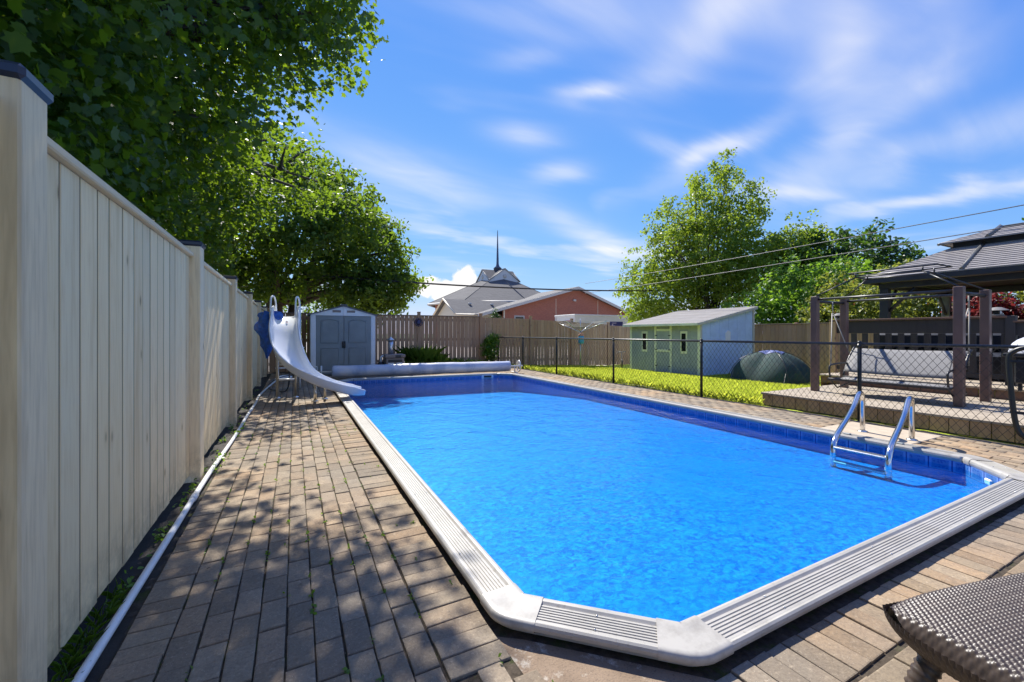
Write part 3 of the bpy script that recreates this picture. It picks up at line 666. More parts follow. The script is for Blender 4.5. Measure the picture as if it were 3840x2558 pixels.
# ------------------------------------------------------------------ chain-link fence
CX = 6.85; CH = 1.065
cl = thing('chain_link_fence', 'low black chain-link fence along the right side of the pool', 'fence', (CX, 6, 0))
for py in (.45, 2.92, 5.43, 7.90, 10.38, 12.43, 14.34):
    po = MB().tube([(CX, py, -.1), (CX, py, CH+.005)], .024 if py > 2 else .03, 12).build('post', 'vinyl_black', cl)
    MB().tube([(CX, py, CH-.06), (CX, py, CH-.02)], .031, 12).build('rail_clamp', 'vinyl_black', po)
    MB().lathe([(.026, CH-.0), (.026, CH+.02), (.012, CH+.032), (0, CH+.034)], (CX, py, 0), 12).build('post_cap', 'vinyl_black', po)
MB().tube([(CX, .45, CH-.012), (CX, 14.34, CH-.012)], .0195, 12).build('top_rail', 'bar_grey', cl)
mb = MB(); h0, h1 = .02, CH-.005; span = h1-h0; cell = .080; LEAN = .73*span; y0, y1 = .47, 14.32
k = y0-LEAN
while k < y1:
    for s_ in (1, -1):
        # one wire leans along +y, the other along -y; zigzag knuckles bow it slightly
        a_, b_ = (k, k+LEAN) if s_ == 1 else (k+LEAN, k); za, zb = h0, h1
        lo, hi = min(a_, b_), max(a_, b_)
        if hi <= y0 or lo >= y1: continue
        pa, pb = (a_, za), (b_, zb)
        def cl_(p, q):
            (yy, z) = p
            if yy < y0: u = (y0-p[0])/(q[0]-p[0]); return (y0, p[1]+(q[1]-p[1])*u)
            if yy > y1: u = (y1-p[0])/(q[0]-p[0]); return (y1, p[1]+(q[1]-p[1])*u)
            return p
        pa, pb = cl_(pa, pb), cl_(pb, pa)
        mb.tube([(CX-.026+.002*s_, pa[0], pa[1]), (CX-.026+.002*s_, pb[0], pb[1])], .0022, 4, False)
    k += cell
for k in range(110):                                                     # twisted wire tips above the rail
    yy = .5+k*.125; mb.tube([(CX-.024, yy, CH-.03), (CX-.020, yy+.004, CH+.016)], .0022, 3, False)
props(mb.build('wire_mesh', 'vinyl_black', cl, fix=False), kind='stuff')
MB().tube([(CX, .47, .03), (CX, 14.3, .03)], .003, 4).build('tension_wire', 'vinyl_black', cl)
# gate
gt = thing('fence_gate', 'black bent-tube gate frame at the right end of the chain-link fence', 'gate', (CX-.03, 1.5, 0))
MB().tube(catmull([(CX-.04, 1.44, .10), (CX-.04, 1.49, .16), (CX-.04, 1.52, .3), (CX-.04, 1.545, .6), (CX-.04, 1.56, .92), (CX-.04, 1.53, 1.0), (CX-.04, 1.45, 1.045), (CX-.04, 1.3, 1.055), (CX-.04, .55, 1.055)], 40), .024, 12).build('frame_tube', 'vinyl_black', gt)
MB().tube([(CX-.04, 1.38, -.02), (CX-.04, 1.40, .92)], .013, 10).build('latch_rod', 'steel_tube', gt)
for zz_ in (.36, .90): box('bracket', (CX-.06, 1.39, zz_-.012), (CX-.025, 1.55, zz_+.012), 'vinyl_black', gt, .003)
MB().tube([(CX-.04, 1.46, .10), (CX-.04, .55, .10)], .02, 10).build('bottom_tube', 'vinyl_black', gt)

# ------------------------------------------------------------------ pool slide
sl = thing('pool_slide', 'white curved fibreglass water slide on steel legs at the pool edge', 'slide', (0, 8.9, 0))
path = catmull([(-.145, 9.60, 1.535), (-.145, 9.32, 1.50), (-.15, 9.02, 1.34), (-.155, 8.74, 1.08), (-.11, 8.46, .82), (.01, 8.23, .60), (.20, 8.08, .43), (.46, 7.99, .29), (.74, 7.95, .185), (.95, 7.94, .135), (1.10, 7.94, .125)], 56)
rows = []; N_ = len(path)
for i, p in enumerate(path):
    T = (path[min(i+1, N_-1)]-path[max(i-1, 0)]).normalized(); S = T.cross(Vector((0, 0, 1))).normalized(); U = S.cross(T).normalized()
    u = i/(N_-1); hw = .205+.012*math.sin(u*math.pi)+(.035*max(0, (u-.86)/.14)); hs = .22-.085*min(1, u*1.8); hs *= (1-.35*max(0, (u-.88)/.12))
    bank = .10*math.exp(-((u-.5)/.22)**2)
    cs = []
    for (a, b) in ((-1.13, .80), (-1.16, .93), (-1.10, 1.0), (-1.02, .98), (-.97, .85), (-.93, .5), (-.84, .16), (-.62, .02), (0, 0), (.62, .02), (.84, .16), (.93, .5), (.97, .85), (1.02, .98), (1.10, 1.0), (1.16, .93), (1.13, .80), (1.03, .55), (.95, .05), (.75, -.16), (0, -.20), (-.75, -.16), (-.95, .05), (-1.03, .55)):
        zz_ = b*hs-(bank*a*hw if True else 0)*(-1)
        cs.append(p+S*(a*hw)+U*zz_)
    rows.append(cs)
mb = MB(); mb.grid(rows, closed=True); m_ = len(rows[0])
for base in (0, (N_-1)*m_): mb.f.append(tuple(range(base, base+m_))); mb.sm.append(False)
ch = mb.build('chute', 'slide', sl)
MB().lathe([(0, -.004), (.013, -.004), (.013, .004), (0, .005)], (-.12, 9.10, 1.415), 10, 'y').build('water_jet', 'sign_red', ch)
for sx_ in (-.36, .06):                                                 # hand hoops at the top
    MB().tube(catmull([(sx_-.035, 9.12, 1.50), (sx_-.035, 9.14, 1.72), (sx_-.028, 9.22, 1.87), (sx_, 9.34, 1.92), (sx_+.03, 9.46, 1.87), (sx_+.045, 9.54, 1.70), (sx_+.05, 9.62, 1.40), (sx_+.05, 9.95, .7), (sx_+.05, 10.28, .0)], 36), .0165, 10).build('handrail', 'white_pvc', sl)
for k, zz_ in enumerate((.22, .47, .72, .97, 1.22)):
    yy = 10.18-(zz_-.22)*.47; box('step', (-.345, yy-.04, zz_-.012), (.055, yy+.04, zz_+.012), 'white_pvc', sl, .004)
for (x, y, zt, mt, r_) in ((-.27, 8.89, 1.16, 'steel_tube', .026), (.03, 8.86, .98, 'steel_tube', .026), (.33, 8.17, .32, 'alu', .026), (.50, 8.38, .34, 'steel_tube', .022)):
    lg = MB().tube([(x, y, 0), (x, y, zt)], r_, 12).build('leg', mt, sl)
    MB().lathe([(.055, .003), (.055, .012), (.03, .02), (.028, .03)], (x, y, 0), 14).build('foot_plate', 'alu', lg)
MB().tube([(-.27, 8.89, .62), (.03, 8.86, .62)], .018, 8).build('crossbar', 'white_pvc', sl)
MB().tube([(-.27, 8.89, .34), (.03, 8.86, .34)], .018, 8).build('crossbar', 'white_pvc', sl)
box('platform', (-.33, 9.52, 1.47), (.04, 9.70, 1.50), 'white_pvc', sl, .006)

# blue leaf net hung on the fence by the slide
rs_ = []
for i in range(18):
    u = i/17; z = 1.60-.86*u; rad = (.15*math.sin(min(1, u*1.25+.22)*math.pi*.9)+.03)*(1 if u < .75 else (1-u)/.25*.8+.2); row = []
    for j in range(22):
        q = 2*math.pi*j/22; rr = rad*(1+.30*math.sin(3*q+7*u)+.18*math.sin(5*q-11*u)+random.uniform(-.07, .07))
        row.append((-.46+rr*math.cos(q)*1.15+.05*(1-u), 9.25+rr*math.sin(q)*.55, z+.03*math.sin(2*q+3*u)))
    rs_.append(row)
mb = MB(); mb.grid(rs_, smooth=False, closed=True); props(mb.build('leaf_net', 'net'), 'crumpled blue mesh net hanging between the pale fence and slide', 'net')

# pvc pipe along the fence, with its fittings
pp = thing('drain_pipe', 'long white plastic pipe lying on the soil along the pale fence', 'pipe', (-.62, 6, .03))
P_ = [(-.655, .6, .02), (-.652, 1.6, .022), (-.64, 3.0, .026), (-.632, 4.3, .026), (-.60, 5.6, .028), (-.592, 7.0, .03), (-.575, 8.2, .03), (-.58, 9.2, .03), (-.52, 10.2, .035), (-.44, 10.9, .06), (-.36, 11.3, .10)]
MB().tube(catmull(P_, 70), .0175, 12).build('pipe_run', 'white_pvc', pp)
for yy, xx in ((3.72, -.636), (7.6, -.584)): MB().tube([(xx, yy-.05, .027), (xx+.001, yy+.05, .027)], .0225, 12).build('coupling', 'white_pvc', pp)
MB().tube(catmull([(-.36, 11.25, .10), (-.30, 11.35, .14), (-.18, 11.42, .15), (-.05, 11.45, .14)], 10), .055, 12).build('elbow_fitting', 'white_pvc', pp)
props(MB().tube(catmull([(-.10, 9.35, .80), (-.09, 9.4, .5), (-.09, 9.45, .2), (-.16, 9.55, .04), (-.32, 9.9, .02), (-.48, 10.35, .03), (-.47, 10.7, .10), (-.2, 10.9, .22), (.2, 11.1, .20), (.5, 11.3, .12)], 50), .011, 8).build('water_hose', 'black_plastic'), 'black rubber hose looping down under the white slide', 'hose')

# ------------------------------------------------------------------ solar cover reel
re_ = thing('cover_reel', 'solar cover reel with hand wheel spanning the far end of the pool', 'reel', (3.3, 11.5, 0))
A_, B_ = Vector((.88, 11.86, .20)), Vector((5.72, 11.22, .215)); ax_ = (B_-A_).normalized()
MB().tube([A_-ax_*.42, B_+ax_*.42], .022, 12).build('axle', 'white_pvc', re_)
wh = B_+ax_*.30; side_v = Vector((-ax_.y, ax_.x, 0)); mb = MB()
rim = [wh+side_v*(.16*math.cos(a/14*math.pi))+Vector((0, 0, .16*math.sin(a/14*math.pi))) for a in range(29)]
hw_ = mb.tube(rim, .017, 8, False).build('hand_wheel', 'white_pvc', re_)
for k in range(3):
    q = math.pi/2+k*2*math.pi/3; MB().tube([wh, wh+side_v*(.155*math.cos(q))+Vector((0, 0, .155*math.sin(q)))], .013, 6).build('spoke', 'white_pvc', hw_)
MB().tube([wh-ax_*.03, wh+ax_*.06], .035, 10).build('hub', 'white_pvc', hw_)
for pt, nm in ((A_-ax_*.26, 'stand'), (B_+ax_*.17, 'stand')):
    mb = MB(); mb.tube([pt-Vector((0, 0, .19)), pt+Vector((0, 0, .16 if pt.x < 2 else .03))], .022, 8); mb.build(nm, 'white_pvc', re_)
    MB().tube([pt-side_v*.25-Vector((0, 0, .185)), pt+side_v*.25-Vector((0, 0, .185))], .02, 8).build('stand_foot', 'white_pvc', re_)
ck = A_-ax_*.36; MB().tube([ck, ck+Vector((0, 0, .14)), ck+Vector((0, 0, .145))-ax_*.16], .014, 8).build('crank', 'white_pvc', re_)
rws = []
for i in range(90):
    u = i/89; c = A_.lerp(B_, u); row = []
    for j in range(36):
        q = 2*math.pi*j/36; rr = .163+.004*math.sin(9*u+2*q)+.003*math.sin(31*u+q)+.002*math.sin(70*u)-.006*(abs(u-.5)*2)**8
        row.append(c+side_v*(rr*math.cos(q))+Vector((0, 0, rr*math.sin(q)*.97)))
    rws.append(row)
mb = MB(); mb.grid(rws, closed=True)
for base in (0, 89*36): mb.f.append(tuple(range(base, base+36))); mb.sm.append(False)
props(mb.build('rolled_cover', 'cover'), 'pale blue-white bubble cover rolled up on the reel', 'pool cover')

# ------------------------------------------------------------------ resin storage shed
SY = 12.9
gs = thing('storage_shed', 'grey and white resin garden shed with double doors behind the slide', 'shed', (1.27, SY+.6, 0))
x0, x1, xm = .40, 2.13, 1.265
box('wall', (x0+.02, SY+.04, 0), (x1-.02, SY+1.35, 1.70), 'shed_grey', gs, .01)
for (a, b) in ((x0, x0+.135), (x1-.125, x1)):
    cp = box('corner_post', (a, SY-.005, 0), (b, SY+.06, 1.72), 'shed_white', gs, .008)
    for q in range(3): xx = a+.028+q*.034; box('flute', (xx, SY-.013, .02), (xx+.016, SY-.004, 1.70), 'shed_white', cp, .003)
mb = MB(); pts = [(x0, 1.70), (x1, 1.70), (x1, 1.745), (xm, 1.965), (x0, 1.745)]
mb.add([(x, SY-.01, z) for x, z in pts]+[(x, SY+.05, z) for x, z in pts], [tuple(range(5)), tuple(range(9, 4, -1))]+[(i, (i+1) % 5, 5+(i+1) % 5, 5+i) for i in range(5)]); gb = mb.build('gable_panel', 'shed_white', gs)
for cx_ in (xm-.19, xm+.19):
    vn = box('vent', (cx_-.125, SY-.02, 1.775), (cx_+.125, SY-.009, 1.868), 'shed_white', gb, .003)
    box('vent_slot', (cx_-.11, SY-.026, 1.79), (cx_+.11, SY-.0195, 1.853), 'heater', vn, .002)
box('gable_mullion', (xm-.015, SY-.022, 1.71), (xm+.015, SY-.0085, 1.95), 'shed_white', gb, .003)
for s_ in (-1, 1):
    mb = MB(); xa = xm; xb = xm+s_*(x1-xm+.05); za, zb = 2.0, 1.735
    mb.add([(xa, SY-.05, za), (xb, SY-.05, zb), (xb, SY+1.4, zb), (xa, SY+1.4, za), (xa, SY-.05, za-.035), (xb, SY-.05, zb-.035), (xb, SY+1.4, zb-.035), (xa, SY+1.4, za-.035)], [(0, 1, 2, 3), (7, 6, 5, 4), (0, 4, 5, 1), (1, 5, 6, 2), (2, 6, 7, 3), (3, 7, 4, 0)])
    mb.build('roof_panel', 'shed_roof', gs)
box('ridge_cap', (xm-.09, SY-.06, 1.985), (xm+.09, SY+1.41, 2.022), 'shed_roof', gs, .012)
for s_ in (-1, 1):
    a, b = (x0+.137, xm-.004) if s_ < 0 else (xm+.004, x1-.127)
    dr = box('door', (a, SY+.002, .04), (b, SY+.036, 1.698), 'shed_grey', gs, .006)
    for (z0, z1, arch) in ((.93, 1.54, True), (.16, .78, False)):
        pa, pb = a+.13, b-.13; pl = [(pa, z0), (pb, z0)]
        pl += [(pb+(pa-pb)*k/10, z1+(.05*math.sin(k/10*math.pi) if arch else 0)) for k in range(11)]
        fr_ = [(x, SY-.001, z) for x, z in pl]
        MB().tube(fr_+[fr_[0], fr_[1]], .012, 6, False).build('panel_moulding', 'shed_grey', dr)
        k = len(pl); cxm = (pa+pb)/2; czm = (z0+z1)/2; q_ = [(cxm+(x-cxm)*.86, czm+(z-czm)*.90) for x, z in pl]
        mb = MB(); mb.add([(x, SY+.006, z) for x, z in q_]+[(x, SY-.006, z) for x, z in q_], [tuple(range(k, 2*k))]+[(i, (i+1) % k, k+(i+1) % k, k+i) for i in range(k)]); mb.build('raised_panel', 'shed_grey', dr)
    hx = xm+s_*.028; MB().tube(catmull([(hx, SY, .78), (hx, SY-.035, .81), (hx, SY-.04, .87), (hx, SY-.035, .93), (hx, SY, .96)], 12), .016, 8).build('handle', 'black_plastic', dr)

# yellow-green jug on a dark bin in the gap
MAT['jug'] = plain('jug_plastic', (.30, .30, .06), .4)
bn = thing('storage_bin', 'dark lidded bin in the gap left of the resin shed', 'bin', (.16, 12.9, 0))
box('bin_body', (.02, 12.75, 0), (.33, 13.05, .44), 'black_plastic', bn, .02); box('lid', (.0, 12.73, .442), (.35, 13.07, .475), 'black_plastic', bn, .01)
jg = thing('jug', 'yellow-green plastic jug standing on the dark bin', 'jug', (.2, 12.88, .476))
MB().lathe([(0, .476), (.085, .478), (.09, .5), (.09, .66), (.06, .74), (.028, .77), (.028, .80), (0, .80)], (.22, 12.87, 0), 14).build('bottle_body', 'jug', jg)
MB().lathe([(.033, .80), (.033, .825), (0, .826)], (.22, 12.87, 0), 12).build('cap', 'sign_white', jg)
props(MB().tube([(-.1, 12.6, .02), (.12, 12.72, .8), (.2, 12.78, 1.05)], .012, 8).build('broom_handle', 'rope'), 'pale pole leaning in the gap left of the resin shed', 'pole')
# ------------------------------------------------------------------ pool heater and pump
ht = thing('pool_heater', 'taupe pool heater with galvanised flue pipe behind the cover reel', 'heater', (2.68, 12.85, 0))
HX, HY = 2.68, 12.75
box('cabinet', (HX-.27, HY, .0), (HX+.27, HY+.45, .46), 'heater', ht, .015)
box('top_hood', (HX-.30, HY-.03, .462), (HX+.30, HY+.475, .57), 'heater', ht, .02)
box('control_panel', (HX+.0, HY-.034, .475), (HX+.17, HY-.024, .548), 'black_plastic', ht, .004)
box('louvre_opening', (HX-.21, HY-.006, .33), (HX+.21, HY-.001, .41), 'black_plastic', ht, .002)
for a in (-.21, .04): box('label_plate', (HX+a, HY-.007, .08), (HX+a+.17, HY-.001, .32), 'sign_white', ht, .002)
fl_ = MB().tube([(HX-.09, HY+.2, .565), (HX-.09, HY+.2, .98)], .072, 18).build('flue_pipe', 'galv', ht)
MB().lathe([(.108, 1.0), (.103, 1.005), (.0, 1.10)], (HX-.09, HY+.2, 0), 18).build('rain_cap', 'galv', fl_)
for k in range(4): q = k*math.pi/2+.4; MB().tube([(HX-.09+.06*math.cos(q), HY+.2+.06*math.sin(q), .97), (HX-.09+.07*math.cos(q), HY+.2+.07*math.sin(q), 1.005)], .008, 5).build('cap_strut', 'galv', fl_)
MB().lathe([(.074, .84), (.077, .845), (.077, .86), (.074, .865)], (HX-.09, HY+.2, 0), 18).build('seam_band', 'galv', fl_)
pm = thing('pool_pump', 'black pool pump squatting between the resin shed and the heater', 'pump', (2.32, 12.9, 0))
MB().lathe([(.0, 0), (.09, .0), (.10, .05), (.10, .25), (.07, .29), (0, .30)], (2.30, 12.95, .05), 16).build('strainer_pot', 'black_plastic', pm)
MB().tube([(2.20, 12.8, .2), (2.42, 12.8, .2)], .085, 14).build('motor', 'black_plastic', pm)
box('pump_base', (2.16, 12.7, 0), (2.44, 13.0, .06), 'black_plastic', pm, .01)
MB().tube(catmull([(2.30, 12.95, .34), (2.30, 12.95, .47), (2.36, 12.97, .52), (2.45, 13.0, .52)], 10), .028, 10).build('union_pipe', 'white_pvc', pm)
props(MB().tube(catmull([(3.0, 12.9, .02), (3.06, 12.88, .12), (3.12, 12.86, .20), (3.18, 12.85, .16), (3.19, 12.85, .06), (3.17, 12.85, .0)], 14), .035, 10).build('elbow_pipe', 'white_pvc'), 'short bent white pipe standing right of the heater', 'pipe')

# ------------------------------------------------------------------ green and blue garden shed
bs = thing('garden_shed', 'lean-to garden shed with green front and pale blue side on the lawn', 'shed', (12.9, 10.8, -.2))
FXs, BXs, Y0, Y1, GZ_ = 11.55, 14.3, 9.2, 12.35, -.26
zf, zb = 1.52, 2.06
def wallpanel(name, pts, th, mat, axis):
    mb = MB(); k = len(pts)
    d = Vector(axis)*th
    mb.add([Vector(p) for p in pts]+[Vector(p)+d for p in pts], [tuple(range(k)), tuple(reversed(range(k, 2*k)))]+[(i, (i+1) % k, k+(i+1) % k, k+i) for i in range(k)]); return mb.build(name, mat, bs)
nb = 8
for i in range(nb):                                                       # front siding sheets
    a, b = Y0+(Y1-Y0)*i/nb, Y0+(Y1-Y0)*(i+1)/nb; box('siding_sheet', (FXs, a+.004, GZ_), (FXs+.03, b-.004, zf), 'shed_green', bs, .003)
for i in range(6):                                                        # side siding boards, cut to the slope
    a, b = FXs+.032+(BXs-FXs-.032)*i/6, FXs+.032+(BXs-FXs-.032)*(i+1)/6; sl_ = lambda x: zf+(zb-zf)*(x-FXs)/(BXs-FXs)
    wallpanel('siding_board', [(a+.004, Y0, GZ_), (b-.004, Y0, GZ_), (b-.004, Y0, sl_(b)), (a+.004, Y0, sl_(a))], .03, 'shed_blue', (0, 1, 0))
box('back_wall', (BXs-.03, Y0+.032, GZ_), (BXs, Y1, zb-.02), 'shed_blue', bs, .003)
wallpanel('far_wall', [(FXs+.032, Y1-.03, GZ_), (BXs-.032, Y1-.03, GZ_), (BXs-.032, Y1-.03, zb-.02), (FXs+.032, Y1-.03, zf)], .028, 'shed_blue', (0, 1, 0))
mb = MB(); xa, xb, ya, yb = FXs-.22, BXs+.06, Y0-.09, Y1+.18; za_, zb_ = zf+.02-.22*(zb-zf)/(BXs-FXs), zb+.045
mb.add([(xa, ya, za_), (xb, ya, zb_), (xb, yb, zb_), (xa, yb, za_), (xa, ya, za_+.035), (xb, ya, zb_+.035), (xb, yb, zb_+.035), (xa, yb, za_+.035)], [(3, 2, 1, 0), (4, 5, 6, 7), (0, 1, 5, 4), (1, 2, 6, 5), (2, 3, 7, 6), (3, 0, 4, 7)]); mb.build('roof', 'shed_shingle', bs)
for k in range(5):
    f = (k+.6)/5; xx = xa+(xb-xa)*f; zz_ = za_+(zb_-za_)*f+.036; mb = MB(); mb.add([(xx, ya, zz_), (xx, yb, zz_), (xx+.02, yb, zz_+.012), (xx+.02, ya, zz_+.012), (xx+.55, ya, zz_+.11), (xx+.55, yb, zz_+.11)], [(0, 1, 2, 3)]); mb.build('roofing_lap', 'shed_shingle', bs)
box('front_fascia', (xa-.02, ya, za_-.05), (xa-.001, yb, za_+.03), 'shed_trim', bs, .003)
mb = MB(); mb.add([(xa, ya-.022, za_-.05), (xb, ya-.022, zb_-.06), (xb, ya-.022, zb_+.03), (xa, ya-.022, za_+.03), (xa, ya-.001, za_-.05), (xb, ya-.001, zb_-.06), (xb, ya-.001, zb_+.03), (xa, ya-.001, za_+.03)], [(0, 1, 2, 3), (7, 6, 5, 4), (0, 4, 5, 1), (3, 2, 6, 7), (0, 3, 7, 4), (1, 5, 6, 2)]); mb.build('side_fascia', 'soffit', bs)
for (a, b) in ((Y0-.012, Y0+.09), (Y1-.09, Y1+.01)): box('corner_trim', (FXs-.022, a, GZ_), (FXs-.001, b, zf-.01), 'shed_trim', bs, .003)
box('corner_trim', (FXs-.02, Y0-.024, GZ_), (FXs+.07, Y0-.013, zf), 'soffit', bs, .003)
box('corner_trim', (BXs-.09, Y0-.024, GZ_), (BXs+.01, Y0-.002, zb-.01), 'soffit', bs, .003)
D0, D1 = 10.42, 11.02
dr = box('door', (FXs-.014, D0+.002, GZ_+.05), (FXs-.001, D1-.002, 1.30), 'shed_green', bs, .003)
for yy in (D0-.09, D1+.002): box('door_trim', (FXs-.03, yy, GZ_), (FXs-.0015, yy+.088, zf-.02), 'shed_trim', bs, .003)
for zz_ in (.55, 1.28): box('door_rail', (FXs-.028, D0+.004, zz_), (FXs-.0145, D1-.004, zz_+.08), 'shed_trim', dr, .003)
for zz_ in (0.05, .62, 1.12):
    for yy, s_ in ((D0-.03, 1), (D1+.03, -1)): cbox('hinge', (FXs-.034, yy+s_*.03, zz_), (.006, .10, .03), 'black_plastic', dr, .002)
for yy in (9.83, 11.6):
    wf = box('window', (FXs-.02, yy-.14, .52), (FXs-.0012, yy+.14, 1.27), 'shed_trim', bs, .004)
    box('pane', (FXs-.028, yy-.085, .60), (FXs-.0195, yy+.085, 1.19), 'window', wf, .002)
mb = MB(); pl = [(12.78, .95), (12.90, .91), (13.02, .97), (13.02, 1.24), (12.90, 1.30), (12.78, 1.22)]; k = 6
mb.add([(x, Y0-.022, z) for x, z in pl]+[(x, Y0-.001, z) for x, z in pl], [tuple(range(k)), tuple(reversed(range(k, 2*k)))]+[(i, (i+1) % k, k+(i+1) % k, k+i) for i in range(k)]); mb.build('wall_plaque', 'sign_white', bs)

hs = thing('hose_stand', 'small metal hose stand at the left front corner of the green shed', 'hose stand', (11.35, 12.62, -.2))
MB().tube([(11.35, 12.62, -.22), (11.35, 12.62, .48)], .018, 8).build('stand_pole', 'heater', hs); MB().tube([(11.22, 12.70, .46), (11.48, 12.54, .48)], .016, 8).build('crossbar', 'lamp', hs)
MB().tube([(11.35+.16*math.cos(a/10*math.pi)*.6, 12.6+.12*math.cos(a/10*math.pi), .02+.16*math.sin(a/10*math.pi)) for a in range(21)], .022, 8, False).build('hose_coil', 'black_plastic', hs)
# ------------------------------------------------------------------ tent
tn = thing('tent', 'dark green dome tent with blue top pitched beside the blue shed', 'tent', (12.0, 7.35, -.19))
rows = []
for i in range(15):
    u = i/14; row = []
    for j in range(48):
        q = 2*math.pi*j/48; pole = abs(math.cos(2*q-math.pi/2))                    # two crossed poles on the diagonals
        sq = (abs(math.cos(q))**3.2+abs(math.sin(q))**3.2)**(-1/3.2)
        r_ = math.cos(u*math.pi/2)**1.05*sq*(1-.10*(1-pole)*math.sin(u*math.pi)); hz_ = .90*math.sin(u*math.pi/2)-.11*(1-pole)*math.sin(u*math.pi)
        row.append((12.3+.80*r_*math.cos(q), 7.4+1.02*r_*math.sin(q), -.2+hz_))
    rows.append(row)
MB().grid(rows[:13], closed=True).build('tent_body', 'tent', tn)
MB().grid([[(x, y, z+.012) for x, y, z in r_] for r_ in rows[11:]], closed=True).build('tent_top', 'tent_blue', tn)
for s_ in (-1, 1):
    MB().tube([(12.15+.0+math.cos(a)*.99*-1*abs(math.cos(a))**0, 7.35+s_*math.cos(a)*.95, -.19+.90*math.sin(a)) if False else (12.3-.68*math.cos(a), 7.4+s_*.87*math.cos(a), -.2+.91*math.sin(a)) for a in [k/12*math.pi for k in range(13)]], .009, 6, False).build('tent_pole', 'bar_grey', tn)
for yy in (6.6, 8.1): MB().tube([(11.62, yy, .12), (11.3, yy-.12, -.19)], .005, 5).build('guy_line', 'rope', tn)

# ------------------------------------------------------------------ clothes airer
ca = thing('rotary_clothesline', 'umbrella-style rotary clothes line standing on the lawn by the back fence', 'clothesline', (10.1, 13.6, -.2))
HB = Vector((10.1, 13.6, 1.24))
MB().tube([(10.1, 13.6, -.25), (10.1, 13.6, 1.24)], .022, 10).build('pole', 'galv', ca)
MB().tube([(10.1, 13.6, 1.24), (10.1, 13.6, 1.78)], .016, 10).build('mast', 'galv', ca)
arms = [Vector((math.cos(a), math.sin(a), 0)) for a in (R(25), R(115), R(205), R(295))]
for d in arms: MB().tube([HB, HB+d*1.18+Vector((0, 0, .44))], .014, 8).build('arm', 'galv', ca)
for k in range(1, 8):
    u = .2+k*.11
    MB().tube([HB+arms[i % 4]*(1.18*u)+Vector((0, 0, .44*u)) for i in range(5)], .0075, 4, False).build('line', 'rope', ca)
bg = thing('peg_bag', 'light blue peg bag with orange pegs hanging on the clothes line pole', 'peg bag', (10.05, 13.5, .9))
MB().lathe([(0, .78), (.10, .79), (.115, .84), (.115, 1.05), (.105, 1.09), (0, 1.09)], (10.06, 13.5, 0), 16).build('bag', 'bucket', bg)
for k in range(7):
    q = k*.9; cbox('peg', (10.06+.09*math.cos(q), 13.5+.06*math.sin(q), 1.13+.03*math.sin(k*2)), (.05, .05, .11), 'pegs', bg, .012, (random.uniform(-.6, .6), random.uniform(-.6, .6), q))

# ------------------------------------------------------------------ low deck, swing, raised deck
DZ = .21
dk = thing('low_deck', 'low weathered timber deck behind the chain-link fence', 'deck', (8.3, 2, 0))
x = 6.985
for k in range(18):
    box('plank', (x, -1.5, DZ-.034), (x+.138, 4.37+random.uniform(-.006, .006), DZ+random.uniform(-.002, .002)), 'deck', dk, .004); x += .145
DXE = x
y = 4.36
for k in range(33):
    box('facing_board', (7.0, y-.171, .005), (7.022, y-.004, DZ-.036), 'deck_face', dk, .003, (0, 0, random.uniform(-.006, .006))); y -= .175
for k in range(15): box('facing_board', (7.03+k*.172, 4.335, -.1), (7.03+k*.172+.168, 4.357, DZ-.036), 'deck_face', dk, .003)
ud = thing('raised_deck', 'raised dark-railed timber deck behind the garden swing', 'deck', (11.5, 2, 0))
UZ = .38; UX = 9.42
for k in range(36): y = 4.68-k*.17; box('riser_board', (UX, y-.166, DZ+.004 if UX < DXE else 0), (UX+.02, y-.003, UZ-.036), 'deck_dark', ud, .003)
x = UX-.03
for k in range(37): box('plank', (x, -1.5, UZ-.034), (x+.138, 4.70, UZ), 'deck', ud, .004); x += .145
for k in range(30): box('end_board', (UX+.025+k*.172, 4.665, -.25), (UX+.025+k*.172+.168, 4.685, UZ-.036), 'deck_dark', ud, .003)
RX = 10.02
rl = box('top_rail', (RX-.07, 2.30, 1.445), (RX+.07, 4.78, 1.480), 'deck_dark', ud, .004); box('fascia_rail', (RX-.022, 2.30, 1.20), (RX+.018, 4.66, 1.443), 'dark_wood', ud, .004)
box('top_rail', (RX-.07, -1.5, 1.37), (RX+.07, 2.24, 1.40), 'deck_dark', ud, .004); box('fascia_rail', (RX-.022, -1.5, 1.17), (RX+.018, 2.24, 1.368), 'dark_wood', ud, .004)
box('bottom_rail', (RX-.02, -1.5, .46), (RX+.02, 4.66, .54), 'dark_wood', ud, .004)
y = 4.55
while y > -1.4:
    box('baluster', (RX-.018, y-.045, .542), (RX+.016, y+.045, 1.198 if y > 2.3 else 1.168), 'dark_wood', ud, .004); y -= .185
for yy, zt in ((4.72, 1.50), (2.27, 1.50), (-.2, 1.42)):
    po = box('newel_post', (RX-.06, yy-.055, UZ), (RX+.06, yy+.055, zt-.022 if yy < 4 else 1.443), 'dark_wood' if yy < 4 else 'deck_face', ud, .005)
for k, (yy, lab) in enumerate(((4.62, 'small grey lantern on the railing corner at the left end'), (2.42, 'small grey lantern on the railing beside the right swing post'))):
    ln = thing('post_lantern', lab, 'lantern', (RX, yy, 1.48), 'lanterns on the deck railing')
    cbox('base', (RX, yy, 1.493), (.13, .13, .024), 'lamp', ln, .004); cbox('lens', (RX, yy, 1.535), (.08, .08, .056), 'window', ln, .004)
    mb = MB(); mb.lathe([(.135, 1.565), (.125, 1.575), (.05, 1.615), (0, 1.62)], (RX, yy, 0), 4); mb.build('hood', 'lamp', ln)
fu = thing('covered_sofa', 'long dark covered sofa set back behind the deck railing', 'sofa', (11.0, 3.4, UZ))
box('seat_block', (10.55, 2.35, UZ+.02), (11.5, 4.45, .86), 'black_plastic', fu, .06); box('backrest', (11.1, 2.35, .862), (11.5, 4.45, 1.22), 'black_plastic', fu, .06)
